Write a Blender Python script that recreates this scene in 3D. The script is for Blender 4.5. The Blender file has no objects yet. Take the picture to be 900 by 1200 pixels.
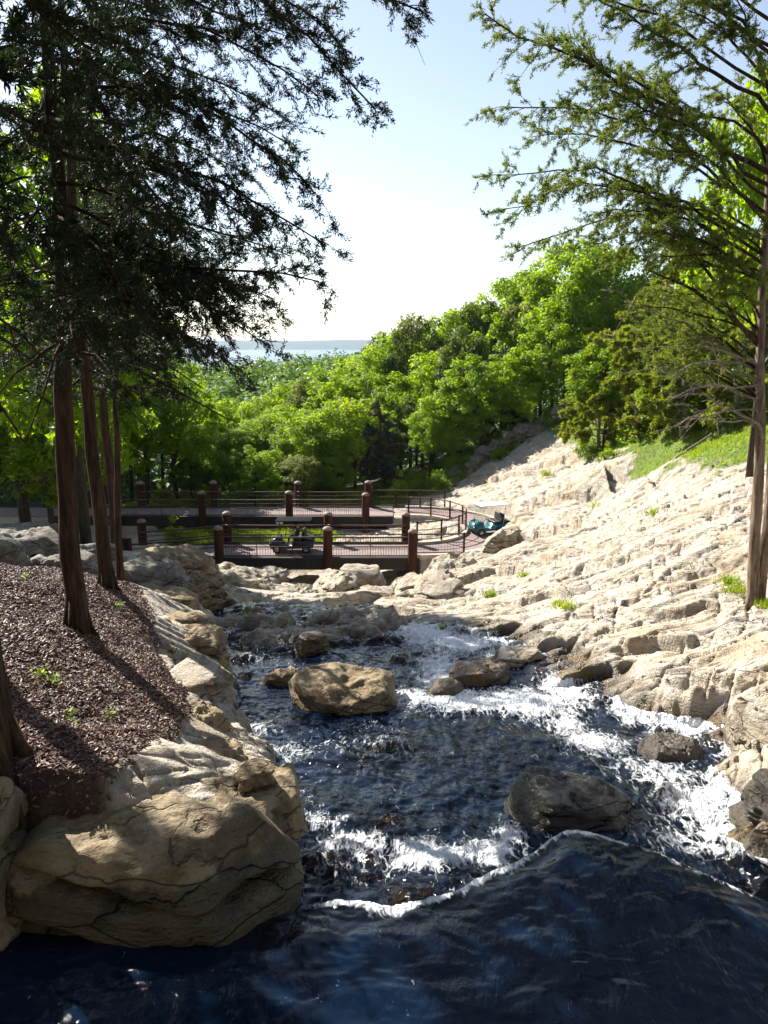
import bpy, bmesh, math, random
import numpy as np
from mathutils import Vector, Matrix

random.seed(7)
RS = np.random.RandomState(11)
scene = bpy.context.scene
COL = scene.collection
PI = math.pi

# ------------------------------------------------------------------ camera frame
PITCH = math.radians(12.63)
FPX = 901.0
def ray(px, py):
    u = (px - 450.0) / FPX; v = -(py - 600.0) / FPX
    return u, math.cos(PITCH) + v * math.sin(PITCH), -math.sin(PITCH) + v * math.cos(PITCH)
def PY(px, py, Y):
    """world point seen in that direction at distance Y ahead"""
    u, dy, dz = ray(px, py); t = Y / dy
    return (u * t, Y, dz * t)
def PZ(px, py, z):
    """world point seen in that direction at height z"""
    u, dy, dz = ray(px, py); t = z / dz
    return (u * t, dy * t, z)

# ------------------------------------------------------------------ noise
def _h(ix, iy, iz, seed):
    n = (ix.astype(np.int64) * 374761393 + iy.astype(np.int64) * 668265263 + iz.astype(np.int64) * 2147483647 + seed * 974634777) & 0xFFFFFFFF
    n = ((n ^ (n >> 13)) * 1274126177) & 0xFFFFFFFF
    n = ((n ^ (n >> 16)) * 2246822519) & 0xFFFFFFFF
    return ((n ^ (n >> 15)) & 0xFFFFFF) / float(0xFFFFFF)
def vn2(x, y, seed=0):
    x0 = np.floor(x); y0 = np.floor(y); fx = x - x0; fy = y - y0
    fx = fx * fx * fx * (fx * (fx * 6 - 15) + 10); fy = fy * fy * fy * (fy * (fy * 6 - 15) + 10)
    z = np.zeros_like(x0)
    a = _h(x0, y0, z, seed); b = _h(x0 + 1, y0, z, seed); c = _h(x0, y0 + 1, z, seed); d = _h(x0 + 1, y0 + 1, z, seed)
    return (a * (1 - fx) + b * fx) * (1 - fy) + (c * (1 - fx) + d * fx) * fy
def fbm(x, y, oct=4, seed=0, gain=.5):
    s = 0; a = 1; t = 0
    for i in range(oct):
        s = s + a * vn2(x * 2 ** i + 17.3 * i, y * 2 ** i - 9.1 * i, seed + i); t += a; a *= gain
    return s / t * 2 - 1
def vn3(x, y, z, seed=0):
    x0 = np.floor(x); y0 = np.floor(y); z0 = np.floor(z)
    f = [q * q * (3 - 2 * q) for q in (x - x0, y - y0, z - z0)]
    r = 0
    for i in (0, 1):
        for j in (0, 1):
            for k in (0, 1):
                r = r + _h(x0 + i, y0 + j, z0 + k, seed) * (f[0] if i else 1 - f[0]) * (f[1] if j else 1 - f[1]) * (f[2] if k else 1 - f[2])
    return r
def fbm3(p, sc, oct=4, seed=0):
    s = 0; a = 1; t = 0
    for i in range(oct):
        q = p * sc * 2 ** i + 5.7 * i
        s = s + a * vn3(q[:, 0], q[:, 1], q[:, 2], seed + i); t += a; a *= .5
    return s / t * 2 - 1
def worley(x, y, seed=0):
    """distance gap to the cell edge, and two random numbers of the cell, and the offset from its centre"""
    x0 = np.floor(x); y0 = np.floor(y)
    d1 = np.full(x.shape, 9.); d2 = np.full(x.shape, 9.); r1 = np.zeros(x.shape); r2 = np.zeros(x.shape); ox = np.zeros(x.shape); oy = np.zeros(x.shape)
    z = np.zeros_like(x0)
    for i in (-1, 0, 1):
        for j in (-1, 0, 1):
            a = _h(x0 + i, y0 + j, z, seed); b = _h(x0 + i, y0 + j, z + 1, seed)
            dx = x0 + i + a - x; dy = y0 + j + b - y; d = np.sqrt(dx * dx + dy * dy)
            c = d < d1
            d2 = np.where(c, d1, np.minimum(d2, d))
            r1 = np.where(c, _h(x0 + i, y0 + j, z + 2, seed), r1); r2 = np.where(c, _h(x0 + i, y0 + j, z + 3, seed), r2)
            ox = np.where(c, dx, ox); oy = np.where(c, dy, oy); d1 = np.where(c, d, d1)
    return d2 - d1, r1, r2, ox, oy
def sstep(a, b, x):
    t = np.clip((x - a) / (b - a), 0, 1); return t * t * (3 - 2 * t)

# ------------------------------------------------------------------ mesh helpers
def mesh_np(name, V, F4=None, F3=None, mat=None, smooth=True, attrs=None):
    me = bpy.data.meshes.new(name)
    V = np.asarray(V, dtype=np.float32)
    n4 = 0 if F4 is None else len(F4); n3 = 0 if F3 is None else len(F3)
    me.vertices.add(len(V)); me.vertices.foreach_set('co', V.ravel())
    loops = []
    if n4: loops.append(np.asarray(F4, dtype=np.int32).ravel())
    if n3: loops.append(np.asarray(F3, dtype=np.int32).ravel())
    L = np.concatenate(loops)
    me.loops.add(len(L)); me.loops.foreach_set('vertex_index', L)
    st = np.concatenate([np.arange(n4) * 4, n4 * 4 + np.arange(n3) * 3]).astype(np.int32)
    me.polygons.add(n4 + n3); me.polygons.foreach_set('loop_start', st)
    me.polygons.foreach_set('use_smooth', np.full(n4 + n3, smooth, dtype=bool))
    for k, a in (attrs or {}).items():
        at = me.attributes.new(k, 'FLOAT', 'POINT'); at.data.foreach_set('value', np.asarray(a, dtype=np.float32))
    me.update(calc_edges=True); me.validate()
    if mat: me.materials.append(mat)
    return me
def link(name, me, parent=None):
    o = bpy.data.objects.new(name, me); COL.objects.link(o)
    if parent is not None: o.parent = parent
    return o
def tag(o, label, cat, group=None):
    o['label'] = label; o['category'] = cat
    if group: o['group'] = group
    return o
def empty(name, label, cat, loc=(0, 0, 0), rz=0, group=None):
    o = bpy.data.objects.new(name, None); COL.objects.link(o); o.empty_display_size = .2
    o.location = loc; o.rotation_euler = (0, 0, rz)
    return tag(o, label, cat, group)
def structure(name, me):
    o = link(name, me); o['kind'] = 'structure'; return o
def stuff(name, me):
    o = link(name, me); o['kind'] = 'stuff'; return o

class MB:
    """collects quads and triangles, built as one mesh object"""
    def __init__(s): s.V = []; s.F4 = []; s.F3 = []; s.n = 0; s.A = []
    def add(s, V, F4=None, F3=None, a=None):
        V = np.asarray(V, dtype=float).reshape(-1, 3)
        if F4 is not None and len(F4): s.F4.append(np.asarray(F4, dtype=int) + s.n)
        if F3 is not None and len(F3): s.F3.append(np.asarray(F3, dtype=int) + s.n)
        s.V.append(V); s.A.append(np.zeros(len(V)) if a is None else np.broadcast_to(a, (len(V),))); s.n += len(V)
    def tube(s, pts, rad, sides=8, cap=True):
        pts = np.asarray(pts, dtype=float); n = len(pts)
        rad = np.broadcast_to(np.asarray(rad, dtype=float), (n,))
        T = np.gradient(pts, axis=0); T /= (np.linalg.norm(T, axis=1)[:, None] + 1e-9)
        up = np.array([0., 0, 1]) if abs(T[0][2]) < .9 else np.array([1., 0, 0])
        U = np.zeros_like(pts); u = np.cross(T[0], up)
        for i in range(n):
            u = u - T[i] * np.dot(u, T[i]); u /= (np.linalg.norm(u) + 1e-9); U[i] = u
        W = np.cross(T, U)
        an = np.arange(sides) * 2 * PI / sides
        V = pts[:, None] + rad[:, None, None] * (np.cos(an)[None, :, None] * U[:, None] + np.sin(an)[None, :, None] * W[:, None])
        i = np.arange(n - 1)[:, None] * sides; j = np.arange(sides)[None]; k = (j + 1) % sides
        F = np.stack([i + j, i + k, i + sides + k, i + sides + j], -1).reshape(-1, 4)
        V = V.reshape(-1, 3); F3 = []
        if cap:
            c0 = len(V); V = np.vstack([V, pts[0], pts[-1]])
            for q in range(sides):
                F3.append((c0, (q + 1) % sides, q)); b = (n - 1) * sides; F3.append((c0 + 1, b + q, b + (q + 1) % sides))
        s.add(V, F, F3)
    def box(s, c, d, rz=0, M=None, bev=0):
        bm = bmesh.new(); bmesh.ops.create_cube(bm, size=1)
        for v in bm.verts: v.co = Vector((v.co.x * d[0], v.co.y * d[1], v.co.z * d[2]))
        if bev: bmesh.ops.bevel(bm, geom=bm.edges[:], offset=bev, segments=2, affect='EDGES', profile=.6)
        R = Matrix.Translation(c) @ Matrix.Rotation(rz, 4, 'Z')
        if M is not None: R = M @ R
        s.bm(bm, R)
    def prism(s, poly, y0, y1, bev=.02, M=None):
        """outline in x,z extruded across y"""
        bm = bmesh.new()
        vs = [bm.verts.new((x, y0, z)) for x, z in poly]; f = bm.faces.new(vs)
        r = bmesh.ops.extrude_face_region(bm, geom=[f])
        for v in [g for g in r['geom'] if isinstance(g, bmesh.types.BMVert)]: v.co.y = y1
        bmesh.ops.recalc_face_normals(bm, faces=bm.faces[:])
        if bev: bmesh.ops.bevel(bm, geom=bm.edges[:], offset=bev, segments=2, affect='EDGES')
        s.bm(bm, M or Matrix())
    def lathe(s, prof, c, sides=20, axis='Z'):
        P = np.array(prof, dtype=float); an = np.arange(sides) * 2 * PI / sides
        V = np.stack([P[:, 0:1] * np.cos(an), P[:, 0:1] * np.sin(an), np.repeat(P[:, 1:2], sides, 1)], -1)
        if axis == 'Y': V = V[..., [0, 2, 1]]
        n = len(P); i = np.arange(n - 1)[:, None] * sides; j = np.arange(sides)[None]; k = (j + 1) % sides
        s.add(V.reshape(-1, 3) + np.array(c), np.stack([i + j, i + k, i + sides + k, i + sides + j], -1).reshape(-1, 4))
    def bm(s, bm, M):
        bmesh.ops.triangulate(bm, faces=[f for f in bm.faces if len(f.verts) > 4])
        bm.verts.index_update(); V = np.array([tuple(M @ v.co) for v in bm.verts])
        s.add(V, [[v.index for v in f.verts] for f in bm.faces if len(f.verts) == 4], [[v.index for v in f.verts] for f in bm.faces if len(f.verts) == 3]); bm.free()
    def mesh(s, name, mat, smooth=True, attr=None):
        return mesh_np(name, np.vstack(s.V), np.vstack(s.F4) if s.F4 else None, np.vstack(s.F3) if s.F3 else None, mat, smooth,
                       {attr: np.concatenate(s.A)} if attr else None)
    def build(s, name, mat, parent=None, smooth=True, attr=None):
        return link(name, s.mesh(name, mat, smooth, attr), parent)

# ------------------------------------------------------------------ materials
class NT:
    def __init__(s, name):
        s.m = bpy.data.materials.new(name); s.m.use_nodes = True; s.t = s.m.node_tree; s.t.nodes.clear()
        s.out = s.n('ShaderNodeOutputMaterial')
    def n(s, typ, **kw):
        x = s.t.nodes.new(typ)
        for k, v in kw.items():
            if hasattr(x, k): setattr(x, k, v)
        return x
    def l(s, a, b): s.t.links.new(a, b)
    def set(s, sock, v):
        if isinstance(v, bpy.types.NodeSocket): s.l(v, sock)
        elif isinstance(v, (tuple, list)) and len(v) == 3 and len(getattr(sock, 'default_value', (0,) * 3)) == 4: sock.default_value = (*v, 1)
        else: sock.default_value = v
    def attr(s, name): return s.n('ShaderNodeAttribute', attribute_name=name).outputs['Fac']
    def geo(s): return s.n('ShaderNodeNewGeometry')
    def pos(s): return s.n('ShaderNodeTexCoord').outputs['Object']
    def wpos(s): return s.geo().outputs['Position']
    def scale(s, v, sc):
        x = s.n('ShaderNodeMapping'); s.l(v, x.inputs[0]); x.inputs['Scale'].default_value = sc; return x.outputs[0]
    def noise(s, v, scale=5, det=4, rough=.55, dist=0):
        x = s.n('ShaderNodeTexNoise'); s.l(v, x.inputs['Vector']); x.inputs['Scale'].default_value = scale
        x.inputs['Detail'].default_value = det; x.inputs['Roughness'].default_value = rough; x.inputs['Distortion'].default_value = dist; return x.outputs['Fac']
    def voro(s, v, scale=5, feature='F1', out='Distance'):
        x = s.n('ShaderNodeTexVoronoi', feature=feature); s.l(v, x.inputs['Vector']); x.inputs['Scale'].default_value = scale; return x.outputs[out]
    def ramp(s, f, stops):
        x = s.n('ShaderNodeValToRGB'); s.l(f, x.inputs[0]); e = x.color_ramp.elements
        while len(e) < len(stops): e.new(.5)
        for q, (p, c) in zip(e, stops):
            q.position = p; q.color = (*c, 1) if isinstance(c, (tuple, list)) else (c, c, c, 1)
        return x.outputs[0]
    def mix(s, f, a, b, typ='MIX'):
        x = s.n('ShaderNodeMix', data_type='RGBA', blend_type=typ); s.set(x.inputs[0], f); s.set(x.inputs[6], a); s.set(x.inputs[7], b); return x.outputs[2]
    def math(s, op, a, b=0, clamp=False):
        x = s.n('ShaderNodeMath', operation=op, use_clamp=clamp); s.set(x.inputs[0], a); s.set(x.inputs[1], b); return x.outputs[0]
    def bump(s, h, strength=.5, dist=.02, n=None):
        x = s.n('ShaderNodeBump'); s.set(x.inputs['Height'], h); x.inputs['Strength'].default_value = strength; x.inputs['Distance'].default_value = dist
        if n is not None: s.l(n, x.inputs['Normal'])
        return x.outputs[0]
    def pbr(s, col, rough=.8, nrm=None, spec=.5, metal=0, alpha=None):
        x = s.n('ShaderNodeBsdfPrincipled'); s.set(x.inputs['Base Color'], col); s.set(x.inputs['Roughness'], rough); s.set(x.inputs['Specular IOR Level'], spec); s.set(x.inputs['Metallic'], metal)
        if nrm is not None: s.l(nrm, x.inputs['Normal'])
        return x
    def done(s, sh): s.l(sh.outputs[0] if not isinstance(sh, bpy.types.NodeSocket) else sh, s.out.inputs[0]); return s.m

def rock_nodes(k, p):
    """cream limestone: colour, bump normal"""
    ps = k.scale(p, (1, 1, 2.6))
    big = k.noise(p, .55, 3); mid = k.noise(ps, 2.3, 5, .6); fine = k.noise(ps, 13, 5, .65)
    c = k.ramp(mid, [(.25, (.16, .115, .075)), (.40, (.27, .225, .165)), (.56, (.37, .335, .275)), (.8, (.45, .43, .385))])
    c = k.mix(k.ramp(big, [(.42, 0.), (.62, 1.)]), c, k.mix(.5, c, (.44, .35, .22)))
    c = k.mix(k.ramp(fine, [(.3, .65), (.46, 0.)]), c, (.11, .075, .045))
    bed = k.noise(k.scale(p, (.5, .8, 7)), 2.2, 4, .6, .3)
    pit = k.ramp(k.noise(p, 9, 3), [(.28, 0.), (.40, 1.)])
    h = k.math('ADD', k.math('MULTIPLY', fine, .45), k.math('ADD', k.math('MULTIPLY', mid, .8), k.math('ADD', k.math('MULTIPLY', bed, .7), k.math('MULTIPLY', pit, .3))))
    return c, h, pit
def rock_mat(name, tint=(1, 1, 1), wet=0., rough=.85, moss=0., band=None):
    k = NT(name); p = k.pos()
    c, h, crm = rock_nodes(k, p)
    c = k.mix(1., c, tint, 'MULTIPLY')
    if moss:
        c = k.mix(k.ramp(k.noise(p, 3.1, 4), [(.5, 0.), (.62, moss)]), c, (.07, .075, .015))
    st = k.ramp(k.noise(k.scale(p, (1, 1, .6)), 1.6, 6, .68, .5), [(.50, 0.), (.62, .75)])
    c = k.mix(st, c, k.mix(1., c, (.34, .30, .25), 'MULTIPLY'))
    c = k.mix(k.ramp(k.noise(p, 5.5, 3, .6), [(.62, 0.), (.67, .6)]), c, k.mix(.6, c, tuple(.42 * q for q in tint)))
    vm = k.n('ShaderNodeVectorMath', operation='MULTIPLY_ADD'); wob = k.n('ShaderNodeTexNoise'); k.l(p, wob.inputs['Vector']); wob.inputs['Scale'].default_value = 1.6; wob.inputs['Detail'].default_value = 5
    k.l(wob.outputs['Color'], vm.inputs[0]); vm.inputs[1].default_value = (1., 1., .7); k.l(k.scale(p, (.7, 1., 2.6)), vm.inputs[2])
    crack = k.math('MULTIPLY', k.ramp(k.voro(vm.outputs[0], 1.1, 'DISTANCE_TO_EDGE'), [(0, 1.), (.02, 0.)]), k.ramp(k.noise(p, 1.3, 3), [(.42, 0.), (.56, 1.)]))
    c = k.mix(k.math('MULTIPLY', crack, .35), c, (.05, .036, .024)); h = k.math('SUBTRACT', h, crack)
    if band is not None:
        z = k.n('ShaderNodeSeparateXYZ'); k.l(k.wpos(), z.inputs[0]); zz = k.math('ADD', z.outputs[2], k.math('MULTIPLY', k.noise(p, 2.2, 5, .6), -.5))
        wb = k.ramp(k.math('MULTIPLY', k.math('SUBTRACT', zz, band - .25), 2.5), [(.30, 1.), (.42, 0.)])
        c = k.mix(wb, c, k.mix(1., c, (.26, .25, .17), 'MULTIPLY')); rough = k.math('SUBTRACT', rough, k.math('MULTIPLY', wb, .5))
    g = k.noise(p, 38, 4, .7)
    return k.done(k.pbr(c, rough, k.bump(k.math('ADD', h, k.math('MULTIPLY', g, .35)), 1., .06), .5 if not wet else .6))
M_ROCK = rock_mat('limestone')
M_ROCK_TAN = rock_mat('tan limestone', (.78, .68, .50), moss=.25)
M_ROCK_POOL = rock_mat('tan limestone with wet foot', (.74, .66, .50), moss=.3, band=-4.12)
M_ROCK_GREY = rock_mat('grey limestone', (.55, .58, .62))
M_ROCK_DARK = rock_mat('wet dark rock', (.16, .13, .10), 1, .28, moss=.5)
M_ROCK_BLACK = rock_mat('black wet rock', (.04, .036, .032), 1, .16, moss=.3)
M_ROCK_BROWN = rock_mat('wet brown rock', (.36, .25, .14), 1, .4, moss=.6)

def simple(name, col, rough=.6, spec=.4, metal=0, var=.25, sc=9, bump=.15):
    k = NT(name); p = k.pos(); n = k.noise(p, sc, 4)
    dark = tuple(x * (1 - var) for x in col); lite = tuple(min(1, x * (1 + var)) for x in col)
    return k.done(k.pbr(k.ramp(n, [(.3, dark), (.7, lite)]), rough, k.bump(n, bump, .01), spec, metal))
def bark_mat(name, a, b, sc=14):
    k = NT(name); p = k.pos(); ps = k.scale(p, (1, 1, .13))
    n = k.noise(ps, sc, 5, .6, .4); m = k.noise(p, 1.3, 3)
    c = k.mix(k.ramp(m, [(.35, 0.), (.7, .5)]), k.ramp(n, [(.32, a), (.68, b)]), tuple(x * .6 for x in a))
    n2 = k.noise(k.scale(p, (1, 1, .07)), sc * 3.2, 4, .7, .3)
    return k.done(k.pbr(k.mix(k.ramp(n2, [(.34, .55), (.5, 0.)]), c, tuple(x * .35 for x in a)), .9, k.bump(k.math('ADD', n, k.math('MULTIPLY', n2, .5)), 1., .07), .15))
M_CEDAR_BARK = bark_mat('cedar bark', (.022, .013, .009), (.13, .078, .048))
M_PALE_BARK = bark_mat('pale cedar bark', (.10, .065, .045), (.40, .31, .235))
M_BARK = bark_mat('forest bark', (.035, .028, .02), (.12, .095, .07))
M_DEAD = bark_mat('dead branch bark', (.20, .155, .115), (.46, .40, .33))

def leaf_mat(name, cols, trans=.45, tcol=(1.5, 1.6, .6), rough=.55, rnd=.35):
    k = NT(name); a = k.attr('tone')
    oi = k.n('ShaderNodeObjectInfo').outputs['Random']
    f = k.math('ADD', k.math('MULTIPLY', a, 1 - rnd), k.math('MULTIPLY', oi, rnd))
    c = k.ramp(f, [(i / (len(cols) - 1), q) for i, q in enumerate(cols)])
    d = k.pbr(c, rough, None, .35)
    t = k.n('ShaderNodeBsdfTranslucent'); k.l(k.mix(1., c, tcol, 'MULTIPLY'), t.inputs[0])
    m = k.n('ShaderNodeMixShader'); m.inputs[0].default_value = trans; k.l(d.outputs[0], m.inputs[1]); k.l(t.outputs[0], m.inputs[2])
    return k.done(m)
M_LEAF = leaf_mat('broad leaf', [(.075, .135, .008), (.13, .215, .010), (.18, .27, .012), (.24, .315, .016)], .6, (2.1, 1.95, .5))
M_LEAF_D = leaf_mat('olive broad leaf', [(.05, .085, .016), (.08, .12, .022), (.13, .16, .03), (.17, .19, .035)], .5, (1.7, 1.6, .6))
M_LEAF_Y = leaf_mat('fresh broad leaf', [(.10, .19, .008), (.16, .26, .010), (.21, .31, .014)], .55, (2.0, 1.8, .5))
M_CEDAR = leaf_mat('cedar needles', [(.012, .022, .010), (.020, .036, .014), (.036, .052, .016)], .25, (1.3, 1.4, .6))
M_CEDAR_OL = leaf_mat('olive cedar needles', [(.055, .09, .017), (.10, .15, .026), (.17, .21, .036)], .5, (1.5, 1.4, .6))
M_JUNIPER = leaf_mat('juniper sprays', [(.10, .14, .016), (.16, .20, .024), (.23, .26, .034)], .5, (1.6, 1.5, .5))
M_CEDAR_GR = leaf_mat('grey green needles', [(.035, .05, .03), (.055, .072, .04), (.085, .10, .05)], .3, (1.3, 1.3, .8))
M_GRASS = leaf_mat('grass blade', [(.12, .19, .012), (.19, .28, .018), (.28, .34, .035)], .5, (1.7, 1.6, .5))
M_FARLEAF = leaf_mat('far leaf', [(.06, .12, .010), (.10, .18, .014), (.15, .23, .02)], .45, (1.4, 1.4, .6))
M_CHIP = leaf_mat('bark chip', [(.035, .016, .010), (.105, .052, .034), (.20, .112, .078), (.36, .25, .195)], 0.02, rnd=0)
# ================================================================== TERRAIN
WY = np.array([0, 6, 7.3, 10, 11.7, 14.5, 17.5, 20, 22, 25, 28, 34, 60.])
WZ = np.array([-5.2, -5.35, -5.45, -5.8, -6.1, -6.45, -6.9, -7.35, -7.8, -8.9, -10.2, -12.9, -13.5])
POOL = -4.3
def wdown(Y): return np.interp(Y, WY, WZ)
def PW(px, py):
    z = -6.
    for _ in range(30): z = .5 * z + .5 * float(wdown(PZ(px, py, z)[1]))
    return PZ(px, py, z)
lipP = sorted(PZ(a, b, POOL)[:2] for a, b in [(330, 1072), (400, 1040), (470, 1055), (560, 1030), (610, 1000), (660, 968), (720, 973), (780, 1000), (840, 1028), (900, 1052), (1000, 1110)])
LX = np.array([-12, -3] + [p[0] for p in lipP] + [12.]); LY = np.array([lipP[0][1]] * 2 + [p[1] for p in lipP] + [lipP[-1][1]])
_lx = np.linspace(-12, 12, 2401); _k = np.exp(-(np.arange(-60, 61) * .01 / .17) ** 2 / 2); _k /= _k.sum()
_ly = np.convolve(np.pad(np.interp(_lx, LX, LY), 60, 'edge'), _k, 'valid') + .10 * fbm(_lx * 1.1, _lx * 0, 3, 181) + .02 * fbm(_lx * 6, _lx * 0, 2, 183)
def ylip(X): return np.interp(X, _lx, _ly)
le = [PZ(292, 1064, POOL)] + [PW(a, b) for a, b in [(318, 965), (298, 900), (266, 850), (256, 800), (246, 745), (230, 714)]]
LEY = np.array([-5.] + [p[1] for p in le] + [22.5, 30]); LEX = np.array([le[0][0]] + [p[0] for p in le] + [-5.8, -6.2])
re = [PW(a, b) for a, b in [(905, 1000), (905, 885), (850, 853), (770, 845), (665, 812), (600, 775), (545, 745), (490, 733)]]
REY = np.array([-5., 4.5] + [p[1] for p in re] + [20.2, 24]); REX = np.array([7.5, 6.5] + [p[0] for p in re] + [-3.6, -4.6])
o_ = np.argsort(REY); REY = REY[o_]; REX = REX[o_]
def xl(Y): return np.interp(Y, LEY, LEX)
def xr(Y): return np.interp(Y, REY, REX)

CP = [PZ(*p) for p in [  # px, py, height
    (20, 940, -3.4), (120, 900, -3.5), (250, 930, -3.65), (325, 950, -3.95), (268, 880, -4.25), (90, 742, -3.8), (180, 800, -4.1), (246, 822, -4.85), (236, 735, -5.7),
    (125, 685, -4.3), (190, 700, -5.1), (30, 665, -4.6), (215, 668, -6.6), (150, 655, -6.0), (0, 800, -3.5), (60, 800, -3.65), (222, 700, -6.4),
    (885, 692, -5.1), (800, 780, -5.35), (700, 720, -6.05), (640, 760, -6.2), (880, 820, -4.8), (895, 870, -4.85), (560, 722, -6.9), (500, 728, -7.1), (760, 830, -5.5), (665, 800, -5.95), (590, 765, -6.4), (850, 845, -5.15),
    (460, 722, -7.4), (400, 715, -7.5), (330, 712, -7.4), (260, 700, -7.4)]]
CP += [PY(*p) for p in [  # px, py, distance
    (620, 680, 23.5), (560, 664, 29), (600, 643, 33), (510, 672, 29), (650, 600, 40), (700, 560, 42), (700, 640, 24), (760, 560, 34), (870, 560, 26), (800, 545, 32), (870, 530, 30), (870, 620, 19),
    (720, 600, 33), (700, 580, 41), (650, 560, 48), (740, 520, 46), (690, 492, 57), (600, 540, 57), (640, 505, 60), (560, 560, 58),
    (300, 682, 30), (270, 688, 27), (235, 680, 27), (430, 697, 31), (500, 690, 26), (380, 688, 33), (540, 700, 23.5),
    (500, 560, 62), (430, 575, 66), (300, 580, 67), (200, 592, 60), (700, 470, 66), (850, 480, 45), (780, 500, 45), (900, 500, 36),
    (120, 650, 26), (40, 640, 24), (-40, 640, 24), (60, 628, 34)]]
CP += [(-8, 4, -3), (-14, 8, -3.4), (-14, 18, -5.4), (-20, 30, -8.5), (-30, 45, -12.4), (-4, 1, -3.4), (-30, 70, -16), (-60, 105, -24), (0, 105, -20), (30, 105, -12), (60, 105, -8),
       (20, 15, -3.2), (12, 6, -3.4), (7.2, 4, -3.8), (9, 9, -3.9), (30, 30, -2.2), (42, 50, -2), (75, 60, 0), (-45, 20, -5), (-80, 60, -14), (40, 5, -1),
       (1.5, 46, -12.1), (-6, 46, -12.2), (-15, 46, -12.3), (-22, 46, -12.4), (-16, 39, -12.0), (-16, 55, -12.7), (-5, 36.5, -12.9), (-3, 55, -12.4), (-9, 36.5, -12.0), (2.6, 37.2, -12.2)]
CP = np.array(CP)
def tps_fit(P):
    n = len(P); d = np.linalg.norm(P[:, None, :2] - P[None, :, :2], axis=2)
    K = np.where(d > 0, d * d * np.log(d + 1e-9), 0) + np.eye(n) * .02
    Q = np.hstack([np.ones((n, 1)), P[:, :2]])
    A = np.block([[K, Q], [Q.T, np.zeros((3, 3))]])
    return np.linalg.solve(A, np.concatenate([P[:, 2], np.zeros(3)]))
TW = tps_fit(CP)
def tps(X, Y):
    r = TW[-3] + TW[-2] * X + TW[-1] * Y
    for w, (a, b, _) in zip(TW[:-3], CP):
        d2 = (X - a) ** 2 + (Y - b) ** 2 + 1e-9
        r = r + w * .5 * d2 * np.log(d2)
    return r

ARC = (1.5, 46.0); RIN, ROUT = 3.55, 6.25; DECKZ = -11.4
NEAR_Y = (39.75, 42.45); FAR_Y = (49.55, 52.25)
def sd_poly(X, Y, P):
    """signed distance, positive inside"""
    P = np.asarray(P); d = np.full(X.shape, 1e9); ins = np.zeros(X.shape, bool)
    for (ax, ay), (bx, by) in zip(P, np.roll(P, -1, 0)):
        ex, ey = bx - ax, by - ay; t = np.clip(((X - ax) * ex + (Y - ay) * ey) / (ex * ex + ey * ey + 1e-12), 0, 1)
        d = np.minimum(d, (X - ax - t * ex) ** 2 + (Y - ay - t * ey) ** 2)
        c = ((ay > Y) != (by > Y)) & (X < (bx - ax) * (Y - ay) / (by - ay + 1e-12) + ax); ins ^= c
    d = np.sqrt(d); return np.where(ins, d, -d)
def poly_px(l): return [PY(*p)[:2] for p in l]
GRASS1 = [PY(*p)[:2] for p in [(700, 512, 48), (730, 512, 47), (765, 532, 37.5), (800, 542, 32.5), (835, 549, 30.5), (880, 556, 27.5), (960, 566, 25.5), (1150, 560, 25)]] + [(40, 45), (40, 62), (13, 62)]
GRASS2 = [(-13, 43.2), (-3.2, 43.2), (-2.2, 46), (-3.4, 48.8), (-13, 48.8)]
FOREST = [PY(*p)[:2] for p in [(690, 485, 60), (640, 497, 61.5), (600, 525, 60), (555, 550, 60.5), (520, 567, 59)]] + [(-2, 54.2), (-30, 54), (-140, 50), (-140, 400), (140, 400), (140, 62), (25, 61)]

def PG(px, py):
    ys = np.linspace(6, 75, 1400); q = np.array(ray(px, py)); P = q[None] * (ys / q[1])[:, None]
    b = np.nonzero(P[:, 2] < tps(P[:, 0], P[:, 1]))[0]
    return P[b[0]] if len(b) else P[-1]
LEDGES = []
for h_, l_ in [(.55, [(575, 634), (600, 627), (640, 622), (682, 612), (706, 601), (760, 597)]), (.24, [(600, 652), (640, 646), (672, 640), (722, 632)]), (.40, [(492, 694), (540, 672), (580, 661), (622, 655)]), (.22, [(556, 704), (610, 700), (650, 691), (702, 681)]),
               (.30, [(520, 737), (572, 739), (612, 726)]), (.20, [(650, 666), (700, 656), (762, 641), (812, 637)]), (.20, [(742, 711), (792, 703), (852, 691)]), (.24, [(700, 752), (762, 741), (822, 736), (862, 739)]), (.30, [(600, 591), (652, 581), (702, 578)]),
               (.16, [(780, 669), (850, 656), (882, 651)]), (.26, [(640, 797), (700, 775), (742, 760)]), (.20, [(760, 791), (822, 786), (885, 776)]), (.32, [(612, 546), (662, 536), (705, 533)]), (.65, [(708, 548), (742, 560), (772, 570), (806, 578)]), (.28, [(555, 563), (612, 549), (652, 541)]),
               (.18, [(690, 622), (740, 612), (800, 604)]), (.22, [(800, 600), (850, 592), (890, 590)]), (.14, [(600, 765), (640, 748), (690, 735)]), (.14, [(770, 765), (830, 758), (890, 752)]), (.55, [(240, 690), (275, 687), (335, 685)]), (.5, [(325, 703), (385, 705), (442, 700)]), (.45, [(395, 690), (430, 693), (465, 690)]), (.4, [(436, 717), (460, 713), (490, 713)]), (.35, [(270, 700), (300, 699), (330, 697)]),
               (.25, [(640, 520), (680, 512), (700, 511)])]:
    w_ = np.array([PG(*q) for q in l_]); w_ = w_[np.argsort(w_[:, 0])]; LEDGES.append((h_, w_[:, 0], w_[:, 1]))
def mulch_d(X, Y):
    """distance inland of the left bank's rock strip (positive in the mulch)"""
    n = fbm(X * .9, Y * .9, 4, 31)
    d = xl(Y) - 1.05 - .25 * sstep(9, 13, Y) - 1.5 * sstep(14.5, 19, Y) - X + n * .45
    return np.minimum(d, Y - 5.0 + n * .15)
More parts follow.
